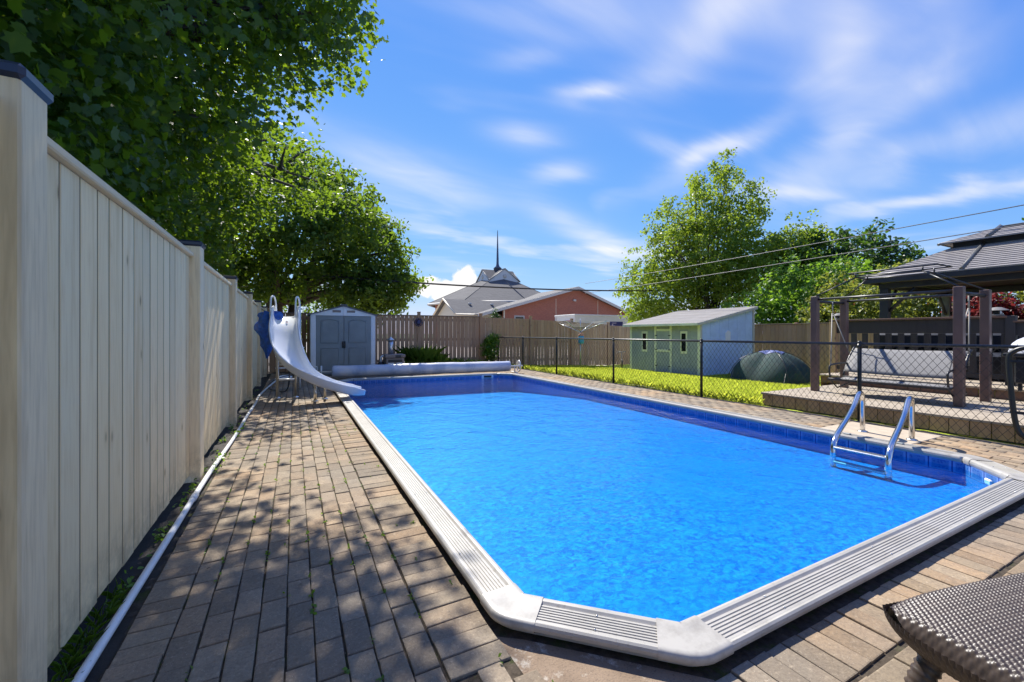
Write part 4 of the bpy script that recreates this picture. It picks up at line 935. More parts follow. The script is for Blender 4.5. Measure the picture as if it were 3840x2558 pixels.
# covered bundle on the raised deck at the right edge
rows = []
for i in range(8):
    u = i/7; rows.append([(10.0-.55+.42*math.cos(q)*math.cos(u*math.pi/2)**.6, 1.55+.62*math.sin(q)*math.cos(u*math.pi/2)**.6, .92+.26*math.sin(u*math.pi/2)+.02*math.sin(5*q)) for q in [2*math.pi*j/24 for j in range(24)]])
props(MB().grid(rows, closed=True).build('folded_cover', 'cloth'), 'pale grey cloth cover heaped on the dark grill cart', 'cover')
bq = thing('grill_cart', 'dark cart under the grey cover at the right edge', 'cart', (9.45, 1.55, UZ))
box('cart_body', (9.15, 1.05, .48), (9.75, 2.05, .86), 'black_plastic', bq, .02); box('cart_top', (9.05, .90, .862), (9.85, 2.14, .918), 'bar_grey', bq, .01)
for a in (9.2, 9.7):
    for b in (1.1, 2.0): box('leg', (a-.02, b-.02, UZ), (a+.02, b+.02, .478), 'black_plastic', bq, .004)

# garden swing
sw = thing('garden_swing', 'brown four-post garden swing with bare canopy frame and grey sling seat', 'swing', (8.4, 3.15, DZ))
PX0, PX1, PY0, PY1, PT = 7.97, 8.93, 2.27, 4.04, 1.83
for px in (PX0, PX1):
    for py in (PY0, PY1):
        box('post', (px-.05, py-.05, DZ if px < UX else UZ), (px+.05, py+.05, PT), 'swing_brown', sw, .006)
for px in (PX0, PX1): MB().tube([(px+.0, PY0+.055, PT-.05), (px, PY1-.055, PT-.05)], .02, 10).build('beam', 'bar_grey', sw)
for py in (PY0, PY1): MB().tube([(PX0+.055, py, PT-.085), (PX1-.055, py, PT-.085)], .024, 8).build('end_beam', 'bar_grey', sw)
cx_, cy_ = (PX0+PX1)/2, (PY0+PY1)/2
up = [(cx_-.2, cy_-.42, 2.12), (cx_-.2, cy_+.42, 2.12), (cx_+.2, cy_+.42, 2.12), (cx_+.2, cy_-.42, 2.12)]
for a, b in zip([(PX0, PY0), (PX0, PY1), (PX1, PY1), (PX1, PY0)], up): MB().tube([(a[0], a[1], PT), b], .011, 8).build('hip_rod', 'bar_grey', sw)
for i in range(4): MB().tube([up[i], up[(i+1) % 4]], .011, 8).build('ring_rod', 'bar_grey', sw)
tp_ = [(x, y, 2.19) for x, y, _ in [(cx_-.25, cy_-.6, 0), (cx_-.25, cy_+.5, 0), (cx_+.25, cy_+.5, 0), (cx_+.25, cy_-.6, 0)]]
for i in range(4): MB().tube([up[i], (up[i][0], up[i][1], 2.19)], .011, 6).build('riser_rod', 'bar_grey', sw)
for i in range(4): MB().tube([tp_[i], tp_[(i+1) % 4]], .012, 8).build('ridge_rod', 'bar_grey', sw)
SXB = 8.5
# sling back, seat rail, arms, hangers
rows = [[(SXB-.30+.10*math.sin(u*math.pi)*-.2+.34*u, y, .56+.38*u-.015*math.sin((y-2.3)/1.4*math.pi)) for y in np.linspace(2.32, 3.72, 12)] for u in np.linspace(0, 1, 8)]
mb = MB(); mb.grid(rows); o = mb.build('sling_back', 'sling', sw); so = o.modifiers.new('th', 'SOLIDIFY'); so.thickness = .012
for yy in (2.32, 3.72):
    MB().tube(catmull([(SXB-.32, yy, .48), (SXB-.16, yy, .74), (SXB+.02, yy, .93), (SXB+.06, yy, .955), (SXB+.09, yy, .90)], 14), .016, 8).build('back_tube', 'bar_grey', sw)
    MB().tube(catmull([(SXB-.72, yy, .47), (SXB-.74, yy, .60), (SXB-.70, yy, .68), (SXB-.4, yy, .70), (SXB-.1, yy, .70)], 16), .014, 8).build('arm_tube', 'bar_grey', sw)
    MB().tube([(SXB-.74, yy, .46), (SXB-.25, yy, .455), (SXB-.1, yy, .36), (SXB-.5, yy, .30), (SXB-.74, yy, .46)], .012, 6).build('side_brace', 'bar_grey', sw)
    yt = PY0+.04 if yy < 3 else PY1-.04
    MB().tube([(SXB-.70, yy, .68), (cx_-.02, yt, PT-.28)], .008, 6).build('hanger', 'rope', sw); MB().tube([(SXB-.02, yy, .74), (cx_+.02, yt, PT-.28)], .008, 6).build('hanger', 'rope', sw)
    MB().tube([(cx_, yt, PT-.30), (cx_, yt, PT-.08)], .010, 6).build('hook', 'rope', sw)
box('front_rail', (SXB-.76, 2.30, .435), (SXB-.72, 3.74, .475), 'bar_grey', sw, .008); box('seat_rail', (SXB-.34, 2.32, .455), (SXB-.30, 3.72, .49), 'bar_grey', sw, .008)
rows = [[(x, y, .465-.03*math.sin((x-(SXB-.74))/.42*math.pi)) for y in np.linspace(2.34, 3.70, 8)] for x in np.linspace(SXB-.74, SXB-.32, 6)]
mb = MB(); mb.grid(rows); o = mb.build('sling_seat', 'sling', sw); so = o.modifiers.new('th', 'SOLIDIFY'); so.thickness = .01

# ------------------------------------------------------------------ hard-top gazebo
gz = thing('hardtop_gazebo', 'charcoal gazebo with two-tier ribbed metal roof on the raised deck', 'gazebo', (13, 3, UZ))
EX0, EX1, EY0, EY1, EZ = 11.35, 15.2, -.6, 4.78, 2.40
RISE = .52
def rib_panel(p0, p1, q0, q1, name, nrib=11, seg=1):
    """a roof facet from eave edge p0-p1 up to q0-q1, stepped into horizontal ribs"""
    p0, p1, q0, q1 = map(Vector, (p0, p1, q0, q1)); rows = []; nrm_ = (p1-p0).cross(q0-p0).normalized()
    if nrm_.z < 0: nrm_ = -nrm_
    for k in range(nrib):
        for u, hgt in ((k/nrib, .0), ((k+.08)/nrib, .028), ((k+.55)/nrib, .028), ((k+.63)/nrib, .0)):
            rows.append([p0.lerp(q0, u)+nrm_*hgt, p1.lerp(q1, u)+nrm_*hgt])
    rows.append([q0, q1]); return MB().grid(rows, smooth=False).build(name, 'gz_roof', gz)
def hip(E, z0, inset, z1, names, nrib):
    (x0, y0, x1, y1) = E; (a0, b0, a1, b1) = (x0+inset, y0+inset, x1-inset, y1-inset)
    ec = [(x0, y0, z0), (x1, y0, z0), (x1, y1, z0), (x0, y1, z0)]; tc_ = [(a0, b0, z1), (a1, b0, z1), (a1, b1, z1), (a0, b1, z1)]
    for i in range(4): rib_panel(ec[i], ec[(i+1) % 4], tc_[i], tc_[(i+1) % 4], names, nrib)
    for i in range(4): MB().tube([ec[i], tc_[i]], .03, 6).build('hip_trim', 'gz_trim', gz)
    return ec, tc_
ec, tc_ = hip((EX0, EY0, EX1, EY1), EZ, 1.12, EZ+.60, 'roof_panel', 13)
for yy in (3.2, 1.9, .6):                                                  # seams on the side that faces the pool
    u = min(1, (EY1-yy)/1.12)*1.0; a = Vector((EX0, yy, EZ+.03)); b = Vector((EX0+1.12, min(yy, EY1-1.12), EZ+.63)); MB().tube([a, b], [.045, .045], 4).build('seam_batten', 'gz_trim', gz)
box('tier_wall', (EX0+1.13, EY0+1.13, EZ+.55), (EX1-1.13, EY1-1.13, EZ+.74), 'gz_dark', gz, .004)
hip((EX0+.95, EY0+.95, EX1-.95, EY1-.95), EZ+.70, .72, EZ+.98, 'upper_roof_panel', 6)
box('ridge_cap', (EX0+1.66, EY0+1.66, EZ+.96), (EX1-1.66, EY1-1.66, EZ+1.03), 'gz_trim', gz, .01)
MB().tube([(EX0+.95, 3.1, EZ+.74), (EX0+1.67, 3.1, EZ+1.02)], .045, 4).build('seam_batten', 'gz_trim', gz)
for (a, b) in (((EX0, EY0), (EX0+.06, EY1)), ((EX1-.06, EY0), (EX1, EY1)), ((EX0+.06, EY0), (EX1-.06, EY0+.06)), ((EX0+.06, EY1-.06), (EX1-.06, EY1))):
    box('eave_fascia', (a[0], a[1], EZ-.10), (b[0], b[1], EZ-.002), 'gz_dark', gz, .004)
for (a, b) in (((EX0+.22, EY0+.2), (EX0+.34, EY1-.2)), ((EX1-.34, EY0+.2), (EX1-.22, EY1-.2)), ((EX0+.34, EY1-.34), (EX1-.34, EY1-.22)), ((EX0+.34, EY0+.22), (EX1-.34, EY0+.34))):
    box('header_beam', (a[0], a[1], EZ-.22), (b[0], b[1], EZ-.102), 'gz_dark', gz, .004)
mb = MB(); mb.add([(EX0+.07, EY0+.07, EZ-.05), (EX1-.07, EY0+.07, EZ-.05), (EX1-.07, EY1-.07, EZ-.05), (EX0+.07, EY1-.07, EZ-.05)], [(0, 1, 2, 3)]); mb.build('ceiling', 'gz_dark', gz)
for (a, b) in ((EX0+.28, EY1-.30), (EX0+.28, EY0+.3), (EX1-.28, EY1-.30), (EX1-.28, EY0+.3), (EX1-.28, 2.6)):
    po = box('post', (a-.075, b-.075, UZ), (a+.075, b+.075, EZ-.222), 'gz_dark' if a < 12 else 'gz_trim', gz, .006)
    for (dx, dy) in ((0, 1), (0, -1), (1, 0), (-1, 0)):
        q = Vector((a+dx*.5, b+dy*.5, EZ-.235)); 
        if EX0+.1 < q.x < EX1-.1 and EY0 < q.y < EY1: MB().tube([(a+dx*.07, b+dy*.07, EZ-.72), q], .035, 4).build('knee_brace', 'gz_dark', po)

# ------------------------------------------------------------------ wicker lounger in the near right corner
lo = thing('wicker_lounger', 'dark brown woven wicker lounger foot end in the near right corner', 'lounger', (2.3, .35, 0))
LZ = .345; nu, nv = 330, 210; Lx, Ly = 1.15, .62; ang = R(-14); ox, oy = 1.67, .685
uu = np.linspace(0, 1, nu); vv = np.linspace(0, 1, nv); Ug, Vg = np.meshgrid(uu, vv, indexing='ij')
xl = Ug*Lx; yl = -Vg*Ly
# rounded corners at the foot end: pull the end edge back near the sides
endc = .075*(np.abs(Vg*2-1)**5); xl = xl+endc*(1-Ug)**3
crown = .018*np.sin(np.clip(Vg, 0, 1)*np.pi)+.03*(1-np.exp(-(Ug*Lx)/.12))-.03
p1, p2 = .017, .011
weave = .0035*np.sin(2*np.pi*xl/p1+np.pi*np.floor(yl/p2))*np.abs(np.sin(np.pi*yl/p2))**.5+.0015*np.abs(np.sin(np.pi*yl/p2))
ed = np.minimum(np.minimum(Vg, 1-Vg)*Ly, xl+.0001); drop = -.055*np.exp(-(ed/.018)**2)
zl = LZ+crown+weave+drop
def loc2w(x, y): return ox+x*math.cos(ang)-y*math.sin(ang), oy+x*math.sin(ang)+y*math.cos(ang)
Xw, Yw = loc2w(xl, yl); V = np.stack([Xw, Yw, zl], -1).reshape(-1, 3); ii, jj = np.meshgrid(np.arange(nu-1), np.arange(nv-1), indexing='ij'); a = (ii*nv+jj).ravel(); F = np.stack([a, a+1, a+nv+1, a+nv], 1)
link('woven_top', npmesh('woven_top', V, F, smooth=True), 'wicker', lo)
# woven skirt round the edge: a band of vertical wraps
ring = [(xl[i, 0], yl[i, 0]) for i in range(nu-1, 0, -1)]+[(xl[0, j], yl[0, j]) for j in range(nv)]+[(xl[i, -1], yl[i, -1]) for i in range(1, nu)]
ring = np.array(ring); sd = np.concatenate([[0], np.cumsum(np.hypot(*np.diff(ring, axis=0).T))]); tt = np.linspace(0, sd[-1], 900)
rx_, ry_ = np.interp(tt, sd, ring[:, 0]), np.interp(tt, sd, ring[:, 1]); cxm, cym = Lx*.6, -Ly/2
rows = []
for k in range(9):
    w_ = k/8; inn = -.010+.06*w_**2; hgt = LZ-.045-.085*w_
    dxn, dyn = cxm-rx_, cym-ry_; dn_ = np.hypot(dxn, dyn); bumpy = .0035*np.sign(np.sin(2*np.pi*tt/.016+np.pi*(k//2)))*np.abs(np.sin(2*np.pi*tt/.016))**.5
    X_, Y_ = loc2w(rx_+dxn/dn_*(inn-bumpy), ry_+dyn/dn_*(inn-bumpy)); rows.append(np.stack([X_, Y_, np.full_like(X_, hgt)], -1))
V = np.array(rows).reshape(-1, 3); ii, jj = np.meshgrid(np.arange(8), np.arange(899), indexing='ij'); a = (ii*900+jj).ravel(); F = np.stack([a, a+900, a+901, a+1], 1)
link('woven_skirt', npmesh('woven_skirt', V, F, smooth=True), 'wicker', lo)
for (lx, ly) in ((.16, -.10), (.16, -.52), (.95, -.10), (.95, -.52)):
    X_, Y_ = loc2w(lx, ly); X2, Y2 = loc2w(lx-.075, ly+.02*(1 if ly > -.3 else -1)); pts = catmull([(X_, Y_, .27), (X_+(X2-X_)*.35, Y_+(Y2-Y_)*.35, .19), (X2, Y2, .09), (X2, Y2, .0)], 44)
    MB().tube(pts, [.036-.008*i/43+.0035*math.sin(i*2.3) for i in range(44)], 14).build('leg', 'wicker', lo)

# ------------------------------------------------------------------ church beyond the fence
chd = thing('church', 'red brick church with grey octagonal roof, gabled cupola and thin dark spire', 'church', (28, 55, -.3))
def facet(name, pts, mat, parent, th=.25):
    P = [Vector(p) for p in pts]; nn = (P[1]-P[0]).cross(P[2]-P[0]).normalized(); 
    if nn.z < 0: nn = -nn
    k = len(P); mb = MB(); mb.add(P+[p-nn*th for p in P], [tuple(range(k)), tuple(reversed(range(k, 2*k)))]+[(i, (i+1) % k, k+(i+1) % k, k+i) for i in range(k)]); return mb.build(name, mat, parent)
OC = Vector((28.5, 60)); OR = 11.0; OZ, OT = 5.55, 9.4
oc = [OC+Vector((-math.sin(R(4.5+45*k)), -math.cos(R(4.5+45*k))))*OR for k in range(8)]; ot = [OC+(p-OC)*(2.6/OR) for p in oc]
for k in range(8):
    a, b, c, d = oc[k], oc[(k+1) % 8], ot[(k+1) % 8], ot[k]
    facet('roof_facet', [(a.x, a.y, OZ), (b.x, b.y, OZ), (c.x, c.y, OT), (d.x, d.y, OT)], 'shingle', chd, .2)
    MB().tube([(a.x, a.y, OZ+.0), (d.x, d.y, OT+.0)], .05, 5).build('hip_ridge', 'shingle', chd)
    MB().tube([(a.x, a.y, OZ-.12), (b.x, b.y, OZ-.12)], .16, 4).build('gutter', 'soffit', chd)
mb = MB(); wl_ = [OC+(p-OC)*.90 for p in oc]; poly_prism(mb, [(p.x, p.y) for p in wl_], -.4, OZ+.25); mb.build('octagon_wall', 'brick', chd)
# cupola: four gables
CU = 2.55; zc, ze, zg = 8.9, 9.25, 11.0
mb = MB(); mb.box((OC.x-CU, OC.y-CU, zc), (OC.x+CU, OC.y+CU, ze)); cu = mb.build('cupola', 'pale_wall', chd)
for k in range(4):
    q = k*math.pi/2; rot = lambda x, y: (OC.x+x*math.cos(q)-y*math.sin(q), OC.y+x*math.sin(q)+y*math.cos(q))
    tri = [(-CU, -CU, ze), (CU, -CU, ze), (0, -CU, zg)]; mb = MB(); mb.add([(*rot(x, y), z) for x, y, z in tri]+[(*rot(x, y+.2), z) for x, y, z in tri], [(0, 1, 2), (5, 4, 3), (0, 3, 4, 1), (1, 4, 5, 2), (2, 5, 3, 0)]); g = mb.build('gable', 'pale_wall', cu)
    for s_ in (-1, 1):
        facet('gable_roof', [(*rot(s_*(CU+.12), -CU-.15), ze-.1), (*rot(0, -CU-.15), zg+.12), (*rot(0, 0), zg+.12), (*rot(s_*CU*.0+s_*.01, -.0), zg+.10)][:3]+[(*rot(s_*(CU+.12), -CU+.0), ze-.1)], 'shingle', cu, .08)
        MB().tube([(*rot(s_*CU, -CU-.10), ze), (*rot(0, -CU-.10), zg+.02)], .07, 4).build('rake_trim', 'soffit', cu)
    MB().lathe([(.0, -.06), (.32, -.05), (.34, 0)], (*rot(0, -CU-.01), 9.9), 12, 'y' if k % 2 == 0 else 'x').build('medallion', 'soffit', cu)
sp_ = MB(); sp_.lathe([(.62, 10.5), (.62, 11.35), (.70, 11.4), (.30, 11.75), (.20, 12.1), (.05, 17.3), (.0, 17.5)], (OC.x, OC.y, 0), 10); sp_.build('spire', 'spire', cu)
# hall with a broad brick gable towards the pool
HYc = 45.0; AX, AZ = 32.64, 7.25; LXe, LZe, RXe, RZe = 18.6, 3.40, 46.0, 2.55; BYc = 72
pts = [(22.2, -.4), (46, -.4), (46, 2.4), (AX, AZ-.25), (22.2, 4.32)]
mb = MB(); k = len(pts); mb.add([(x, HYc, z) for x, z in pts]+[(x, HYc+.4, z) for x, z in pts], [tuple(range(k)), tuple(reversed(range(k, 2*k)))]+[(i, (i+1) % k, k+(i+1) % k, k+i) for i in range(k)]); gw = mb.build('gable_wall', 'brick', chd)
facet('hall_roof', [(LXe, HYc-.6, LZe), (AX, HYc-.6, AZ), (AX, BYc, AZ), (LXe, BYc, LZe)], 'shingle_light', chd, .12)
facet('hall_roof', [(RXe, HYc-.6, RZe), (AX, HYc-.6, AZ), (AX, BYc, AZ), (RXe, BYc, RZe)], 'shingle_light', chd, .12)
def rake(a, b, name='rake_board'):
    A, B = Vector(a), Vector(b); mb = MB(); mb.add([A, B, B-Vector((0, 0, .34)), A-Vector((0, 0, .34))]+[p+Vector((0, .12, 0)) for p in (A, B, B-Vector((0, 0, .34)), A-Vector((0, 0, .34)))], [(0, 1, 2, 3), (7, 6, 5, 4), (0, 4, 5, 1), (3, 2, 6, 7), (0, 3, 7, 4), (1, 5, 6, 2)]); mb.build(name, 'soffit', chd)
rake((LXe, HYc-.75, LZe-.02), (AX, HYc-.75, AZ-.02)); rake((RXe, HYc-.75, RZe-.02), (AX, HYc-.75, AZ-.02))
for x in (29.6, 36.3): box('expansion_joint', (x-.03, HYc-.012, -.3), (x+.03, HYc-.001, 5.6), 'cream', gw, 0)
wl2 = box('wall_light', (32.2, HYc-.25, 5.35), (32.6, HYc-.002, 5.6), 'soffit', gw, .03)
wf = box('window', (23.6, HYc-.05, 2.0), (25.0, HYc-.002, 3.35), 'soffit', gw, .02); box('pane', (23.75, HYc-.08, 2.1), (24.85, HYc-.051, 3.2), 'window', wf, .01)
box('downspout', (21.95, HYc-.5, -.3), (22.1, HYc-.35, 3.9), 'cream', chd, .02)
# low link wing with a cream gable end
LX0, LX1, LYa, LYr, LYb, LZ0, LZ1 = 16.4, 30, 46.2, 50.2, 54.2, 3.55, 5.45
mb = MB(); mb.add([(LX0+.5, LYa, -.4), (LX0+.5, LYb, -.4), (LX0+.5, LYb, LZ0), (LX0+.5, LYr, LZ1-.12), (LX0+.5, LYa, LZ0), (LX1, LYa, -.4), (LX1, LYb, -.4), (LX1, LYb, LZ0), (LX1, LYr, LZ1-.12), (LX1, LYa, LZ0)], [(0, 1, 2, 3, 4), (9, 8, 7, 6, 5), (0, 4, 9, 5), (1, 6, 7, 2)]); mb.build('link_wall', 'cream', chd)
facet('link_roof', [(LX0, LYa-.4, LZ0-.15), (LX1, LYa-.4, LZ0-.15), (LX1, LYr, LZ1), (LX0, LYr, LZ1)], 'shingle', chd, .1)
facet('link_roof', [(LX0, LYb+.4, LZ0-.15), (LX1, LYb+.4, LZ0-.15), (LX1, LYr, LZ1), (LX0, LYr, LZ1)], 'shingle', chd, .1)
MB().tube([(LX0-.03, LYa-.4, LZ0-.15), (LX0-.03, LYr, LZ1), (LX0-.03, LYb+.4, LZ0-.15)], .14, 4).build('rake_board', 'cream', chd)
MB().tube([(LX0, LYa-.42, LZ0-.2), (LX1-7, LYa-.42, LZ0-.2)], .13, 4).build('gutter', 'cream', chd)
for xx in (19.3, 22.3): cbox('roof_vent', (xx, 48.6, 4.85), (.35, .4, .22), 'soffit', chd, .03)
for (xx, f) in ((24.5, .58), (27, .73), (29.4, .87)): cbox('roof_vent', (LXe+(AX-LXe)*f, 50+f*4, LZe+(AZ-LZe)*f+.12), (.5, .5, .28), 'shingle', chd, .04)
# small clipped conifer by the church wall
def npleaves(C, size, shape, nrm_bias, rs, spread=.8, droop=0.):
    n_ = len(C); S_ = np.asarray(shape); k = len(S_)
    N = rs.normal(0, spread, (n_, 3))+nrm_bias; N /= np.linalg.norm(N, axis=1, keepdims=True)+1e-9
    A = rs.normal(0, 1, (n_, 3)); A[:, 2] -= droop; A -= N*(A*N).sum(1, keepdims=True); A /= np.linalg.norm(A, axis=1, keepdims=True)+1e-9
    B = np.cross(N, A); sz = size*rs.uniform(.5, 1.35, (n_, 1))
    V = C[:, None, :]+(A[:, None, :]*S_[None, :, 1:2]+B[:, None, :]*S_[None, :, 0:1]+N[:, None, :]*S_[None, :, 2:3])*sz[:, None, :]
    return V.reshape(-1, 3), np.arange(n_*k).reshape(n_, k)
DIAMOND = [(0, -.5, 0), (.32, -.05, .07), (0, .5, 0), (-.32, -.05, .07)]
OVAL = [(0, -.5, 0), (.28, -.2, .06), (.26, .15, .06), (0, .52, -.05), (-.26, .15, .06), (-.28, -.2, .06)]
MAPLE = [(0, -.40, 0), (.24, -.36, .03), (.30, -.20, .03), (.52, -.10, .07), (.36, .06, .02), (.46, .26, .06), (.20, .22, 0), (0, .56, -.07), (-.20, .22, 0), (-.46, .26, .06), (-.36, .06, .02), (-.52, -.10, .07), (-.30, -.20, .03), (-.24, -.36, .03)]
def crown_mesh(name, lobes, size, shape, seed, clump_r=.45, per=26, shell=.55, spread=.75, droop=0., up=.55, cull=None, thin=None):
    rs = np.random.default_rng(seed); Vs, Fs, Rn = [], [], []; off = 0
    for (cx, cy, cz, rx, ry, rz, nl) in lobes:
        nc = max(1, int(nl/per)); d = rs.normal(0, 1, (nc, 3)); d /= np.linalg.norm(d, axis=1, keepdims=True)
        rad = (shell+(1-shell)*rs.random((nc, 1))**.6); rad *= 1+.16*np.sin(d[:, :1]*5+seed)*np.cos(d[:, 1:2]*4+d[:, 2:3]*6)
        cc = np.array([cx, cy, cz])+d*rad*np.array([rx, ry, rz])
        cr = clump_r*rs.uniform(.55, 1.3, (nc, 1))
        g_ = rs.normal(0, 1, (nc*per, 3)); g_ /= np.linalg.norm(g_, axis=1, keepdims=True); g_ *= rs.random((nc*per, 1))**.45; C = np.repeat(cc, per, axis=0)+g_*np.repeat(cr, per, axis=0)*np.array([1, 1, .72])
        dd = np.repeat(d, per, axis=0); tone = np.repeat(rs.random(nc), per)*.6
        if cull is not None: kp = cull(C); C, dd, tone = C[kp], dd[kp], tone[kp]
        V, F = npleaves(C, size, shape, dd*.35+np.array([0, 0, up]), rs, spread, droop)
        Vs.append(V); Fs.append(F+off); off += len(V); Rn.append(np.clip(tone+rs.random(len(F))*.42, 0, 1))
    return npmesh(name, np.concatenate(Vs), np.concatenate(Fs), np.concatenate(Rn))
def limbs(mb, base, top_r, targets, r0, rs, wob=.25, n=9, twigs=3):
    for tg in targets:
        P0 = Vector(base); P1 = Vector(tg); mid = P0.lerp(P1, .45)+Vector((rs.uniform(-wob, wob), rs.uniform(-wob, wob), abs((P1-P0).length)*.12))
        pts = catmull([P0, mid, P1], n); mb.tube(pts, [r0*(1-.85*i/(n-1)) for i in range(n)], 6, False)
        for k in range(twigs):
            q = pts[rs.randint(n//3, n-2)]; e = q+Vector((rs.uniform(-1, 1), rs.uniform(-1, 1), rs.uniform(.1, 1)))*min((P1-P0).length*.28, .7)
            mb.tube([q, q.lerp(e, .5)+Vector((0, 0, .06)), e], [r0*.32, r0*.2, r0*.07], 5, False)
def tree(name, label, base, fork_z, trunk_r, lobes, leaf, mat, seed, shape=DIAMOND, group=None, clump_r=.45, per=26, shell=.5, spread=.75, droop=0., up=.55, cull=None, cat='tree', stems=1, ntarget=10, twigs=3):
    tr_ = thing(name, label, cat, base, group); rs = random.Random(seed); mb = MB(); b = Vector(base)
    for s_ in range(stems):
        lean = Vector((rs.uniform(-.3, .3), rs.uniform(-.3, .3), 0))*(1 if stems > 1 else .3); st = b+Vector((rs.uniform(-.2, .2), rs.uniform(-.2, .2), 0))*(stems > 1)
        fk = Vector((b.x, b.y, fork_z))+lean*(fork_z-b.z)*.5; mb.tube(catmull([st-Vector((0, 0, .2)), st.lerp(fk, .5)+Vector((rs.uniform(-.06, .06), rs.uniform(-.06, .06), 0)), fk], 8), [trunk_r*(1.25-.5*i/7)/(stems**.4) for i in range(8)], 10, False)
        tg = []
        for _ in range(max(2, ntarget//stems)):
            l = rs.choice(lobes); tg.append((l[0]+rs.uniform(-.6, .6)*l[3], l[1]+rs.uniform(-.6, .6)*l[4], l[2]+rs.uniform(-.4, .5)*l[5]))
        limbs(mb, fk-Vector((0, 0, .1)), 0, tg, trunk_r*.45/(stems**.3), rs, twigs=twigs)
    mb.build('trunk', 'bark', tr_, fix=False)
    me = crown_mesh('crown', lobes, leaf, shape, seed, clump_r, per, shell, spread, droop, up, cull); props(link('crown', me, mat, tr_), kind='stuff'); return tr_

# near maple: crown hangs over the pale fence and the path
def maple_cull(C):                                  # keep twigs off the fence itself and clear of the path at head height
    low = (C[:, 0] > -1.05) & (C[:, 2] < 3.3-.0*C[:, 1])
    return ~low & (C[:, 2] > 1.2)
tree('maple_tree', 'large dark green maple overhanging the pale fence and brick path', (-4.6, 6.6, -.6), 2.6, .30,
     [(-4.2, 6.3, 5.6, 3.2, 4.2, 3.0, 9000), (-2.6, 5.2, 3.3, 1.7, 3.3, 1.7, 22000), (-1.3, 6.2, 4.7, 1.3, 2.3, 1.5, 8200), (-.45, 7.5, 6.1, 1.3, 1.7, 1.5, 3900), (.15, 5.9, 5.5, .8, 1.5, .8, 1300), (-2.2, 3.2, 4.0, 1.4, 1.6, 1.5, 10500),
      (-2.4, 8.6, 4.4, 1.6, 2.2, 2.3, 9000), (.40, 6.8, 5.7, .7, .9, .7, 900), (-1.3, 10.0, 3.9, 1.1, 1.7, 1.5, 4500), (-.3, 5.2, 5.6, 1.3, 1.4, 1.0, 1800), (.35, 7.0, 7.2, .9, 1.2, .8, 1100), (-2.2, 6.2, 7.2, 2.5, 2.6, 1.6, 4500), (.15, 10.9, 4.7, .8, 1.2, .9, 900)],
     0.090, 'maple', 11, MAPLE, clump_r=.40, per=22, shell=.30, spread=.62, droop=.9, up=.45, cull=maple_cull, ntarget=26, twigs=5)
# rear maple behind the back fence
tree('maple_tree', 'broad bright-edged maple with forked trunk behind the resin shed', (-.35, 17.2, -.4), 2.3, .36,
     [(-.4, 17.0, 5.2, 3.2, 2.8, 2.6, 9000), (2.0, 16.6, 4.0, 1.9, 1.7, 1.5, 5200), (3.2, 16.6, 3.1, 1.15, 1.2, .75, 2600), (-2.4, 16.6, 3.9, 1.8, 1.9, 1.8, 4200), (1.2, 16.4, 6.0, 1.6, 1.5, 1.3, 3600), (-.6, 15.6, 3.0, 1.5, 1.2, .8, 2200), (2.9, 16.8, 5.0, .9, .9, .6, 1300), (1.9, 15.9, 2.5, 1.2, .9, .5, 1500), (-1.0, 16.2, 7.0, 1.7, 1.7, 1.0, 2600), (3.3, 16.6, 2.35, .6, .8, .35, 700), (.5, 20.2, 2.2, 3.2, 1.0, 1.2, 4200), (-3.0, 19.5, 2.3, 2.2, 1.2, 1.3, 3200), (4.0, 16.6, 3.3, .6, .7, .4, 500), (3.7, 16.6, 4.3, .5, .6, .4, 380), (2.7, 16.8, 2.3, .9, .9, .6, 1400), (0, 13.7, 4.4, 1.5, 1.2, 1.1, 2600), (1.5, 14.1, 4.6, 1.3, 1.1, .9, 1900)],
     .15, 'maple2', 23, OVAL, clump_r=.46, per=26, shell=.35, droop=.3, ntarget=22, stems=3)
tree('maple_tree', 'dense maple filling the gap behind the pale fence', (-5.5, 13.5, -.6), 2.4, .28,
     [(-5.2, 13.2, 4.4, 3.0, 3.0, 3.0, 8000), (-3.2, 12.4, 3.2, 1.8, 2.0, 2.0, 5000), (-2.6, 13.6, 5.4, 1.8, 2.0, 2.0, 5000)], .17, 'maple', 31, OVAL, clump_r=.45, per=24, shell=.45, ntarget=8)
# airy tree behind the garden shed
tree('elm_tree', 'tall airy light green tree behind the green and blue shed', (19.2, 14.6, -.4), 1.6, .16,
     [(19.2, 14.6, 5.0, 2.9, 2.7, 2.6, 18000), (17.6, 16.2, 3.4, 2.4, 2.4, 1.6, 8500), (20.8, 12.8, 4.1, 2.6, 2.5, 2.2, 10000), (18.9, 14.8, 7.4, 1.4, 1.4, 1.6, 2600), (20.4, 13.4, 7.5, 1.2, 1.2, 1.6, 1900), (17.6, 15.8, 6.4, 1.5, 1.5, 1.5, 2200), (16.9, 16.8, 2.3, 1.2, 1.3, .8, 2200), (22.0, 12.0, 5.6, 1.6, 1.6, 1.4, 2000), (19.4, 14.2, 9.0, .7, .7, .9, 500), (16.6, 16.6, 4.6, 1.3, 1.3, 1.1, 1500)]+[(19.2+2.9*math.cos(q)*k_, 14.6-2.3*math.sin(q)*k_+.0, 5.0+3.4*h_, .28, .28, .75, 210) for q, k_, h_ in [(0.4, .5, 1.25), (1.2, .3, 1.42), (2.0, .5, 1.2), (2.7, .75, .95), (3.3, .95, .7), (3.9, 1.05, .35), (5.2, .6, 1.15), (5.8, .85, .9), (.1, 1.0, .75), (.8, .9, .65), (4.5, .4, 1.2), (1.6, .1, 1.3), (6.1, 1.1, .45), (3.0, 1.15, .2)]],
     .15, 'elm', 41, DIAMOND, clump_r=.36, per=16, shell=.25, up=.3, spread=.9, ntarget=36, stems=3, twigs=5)
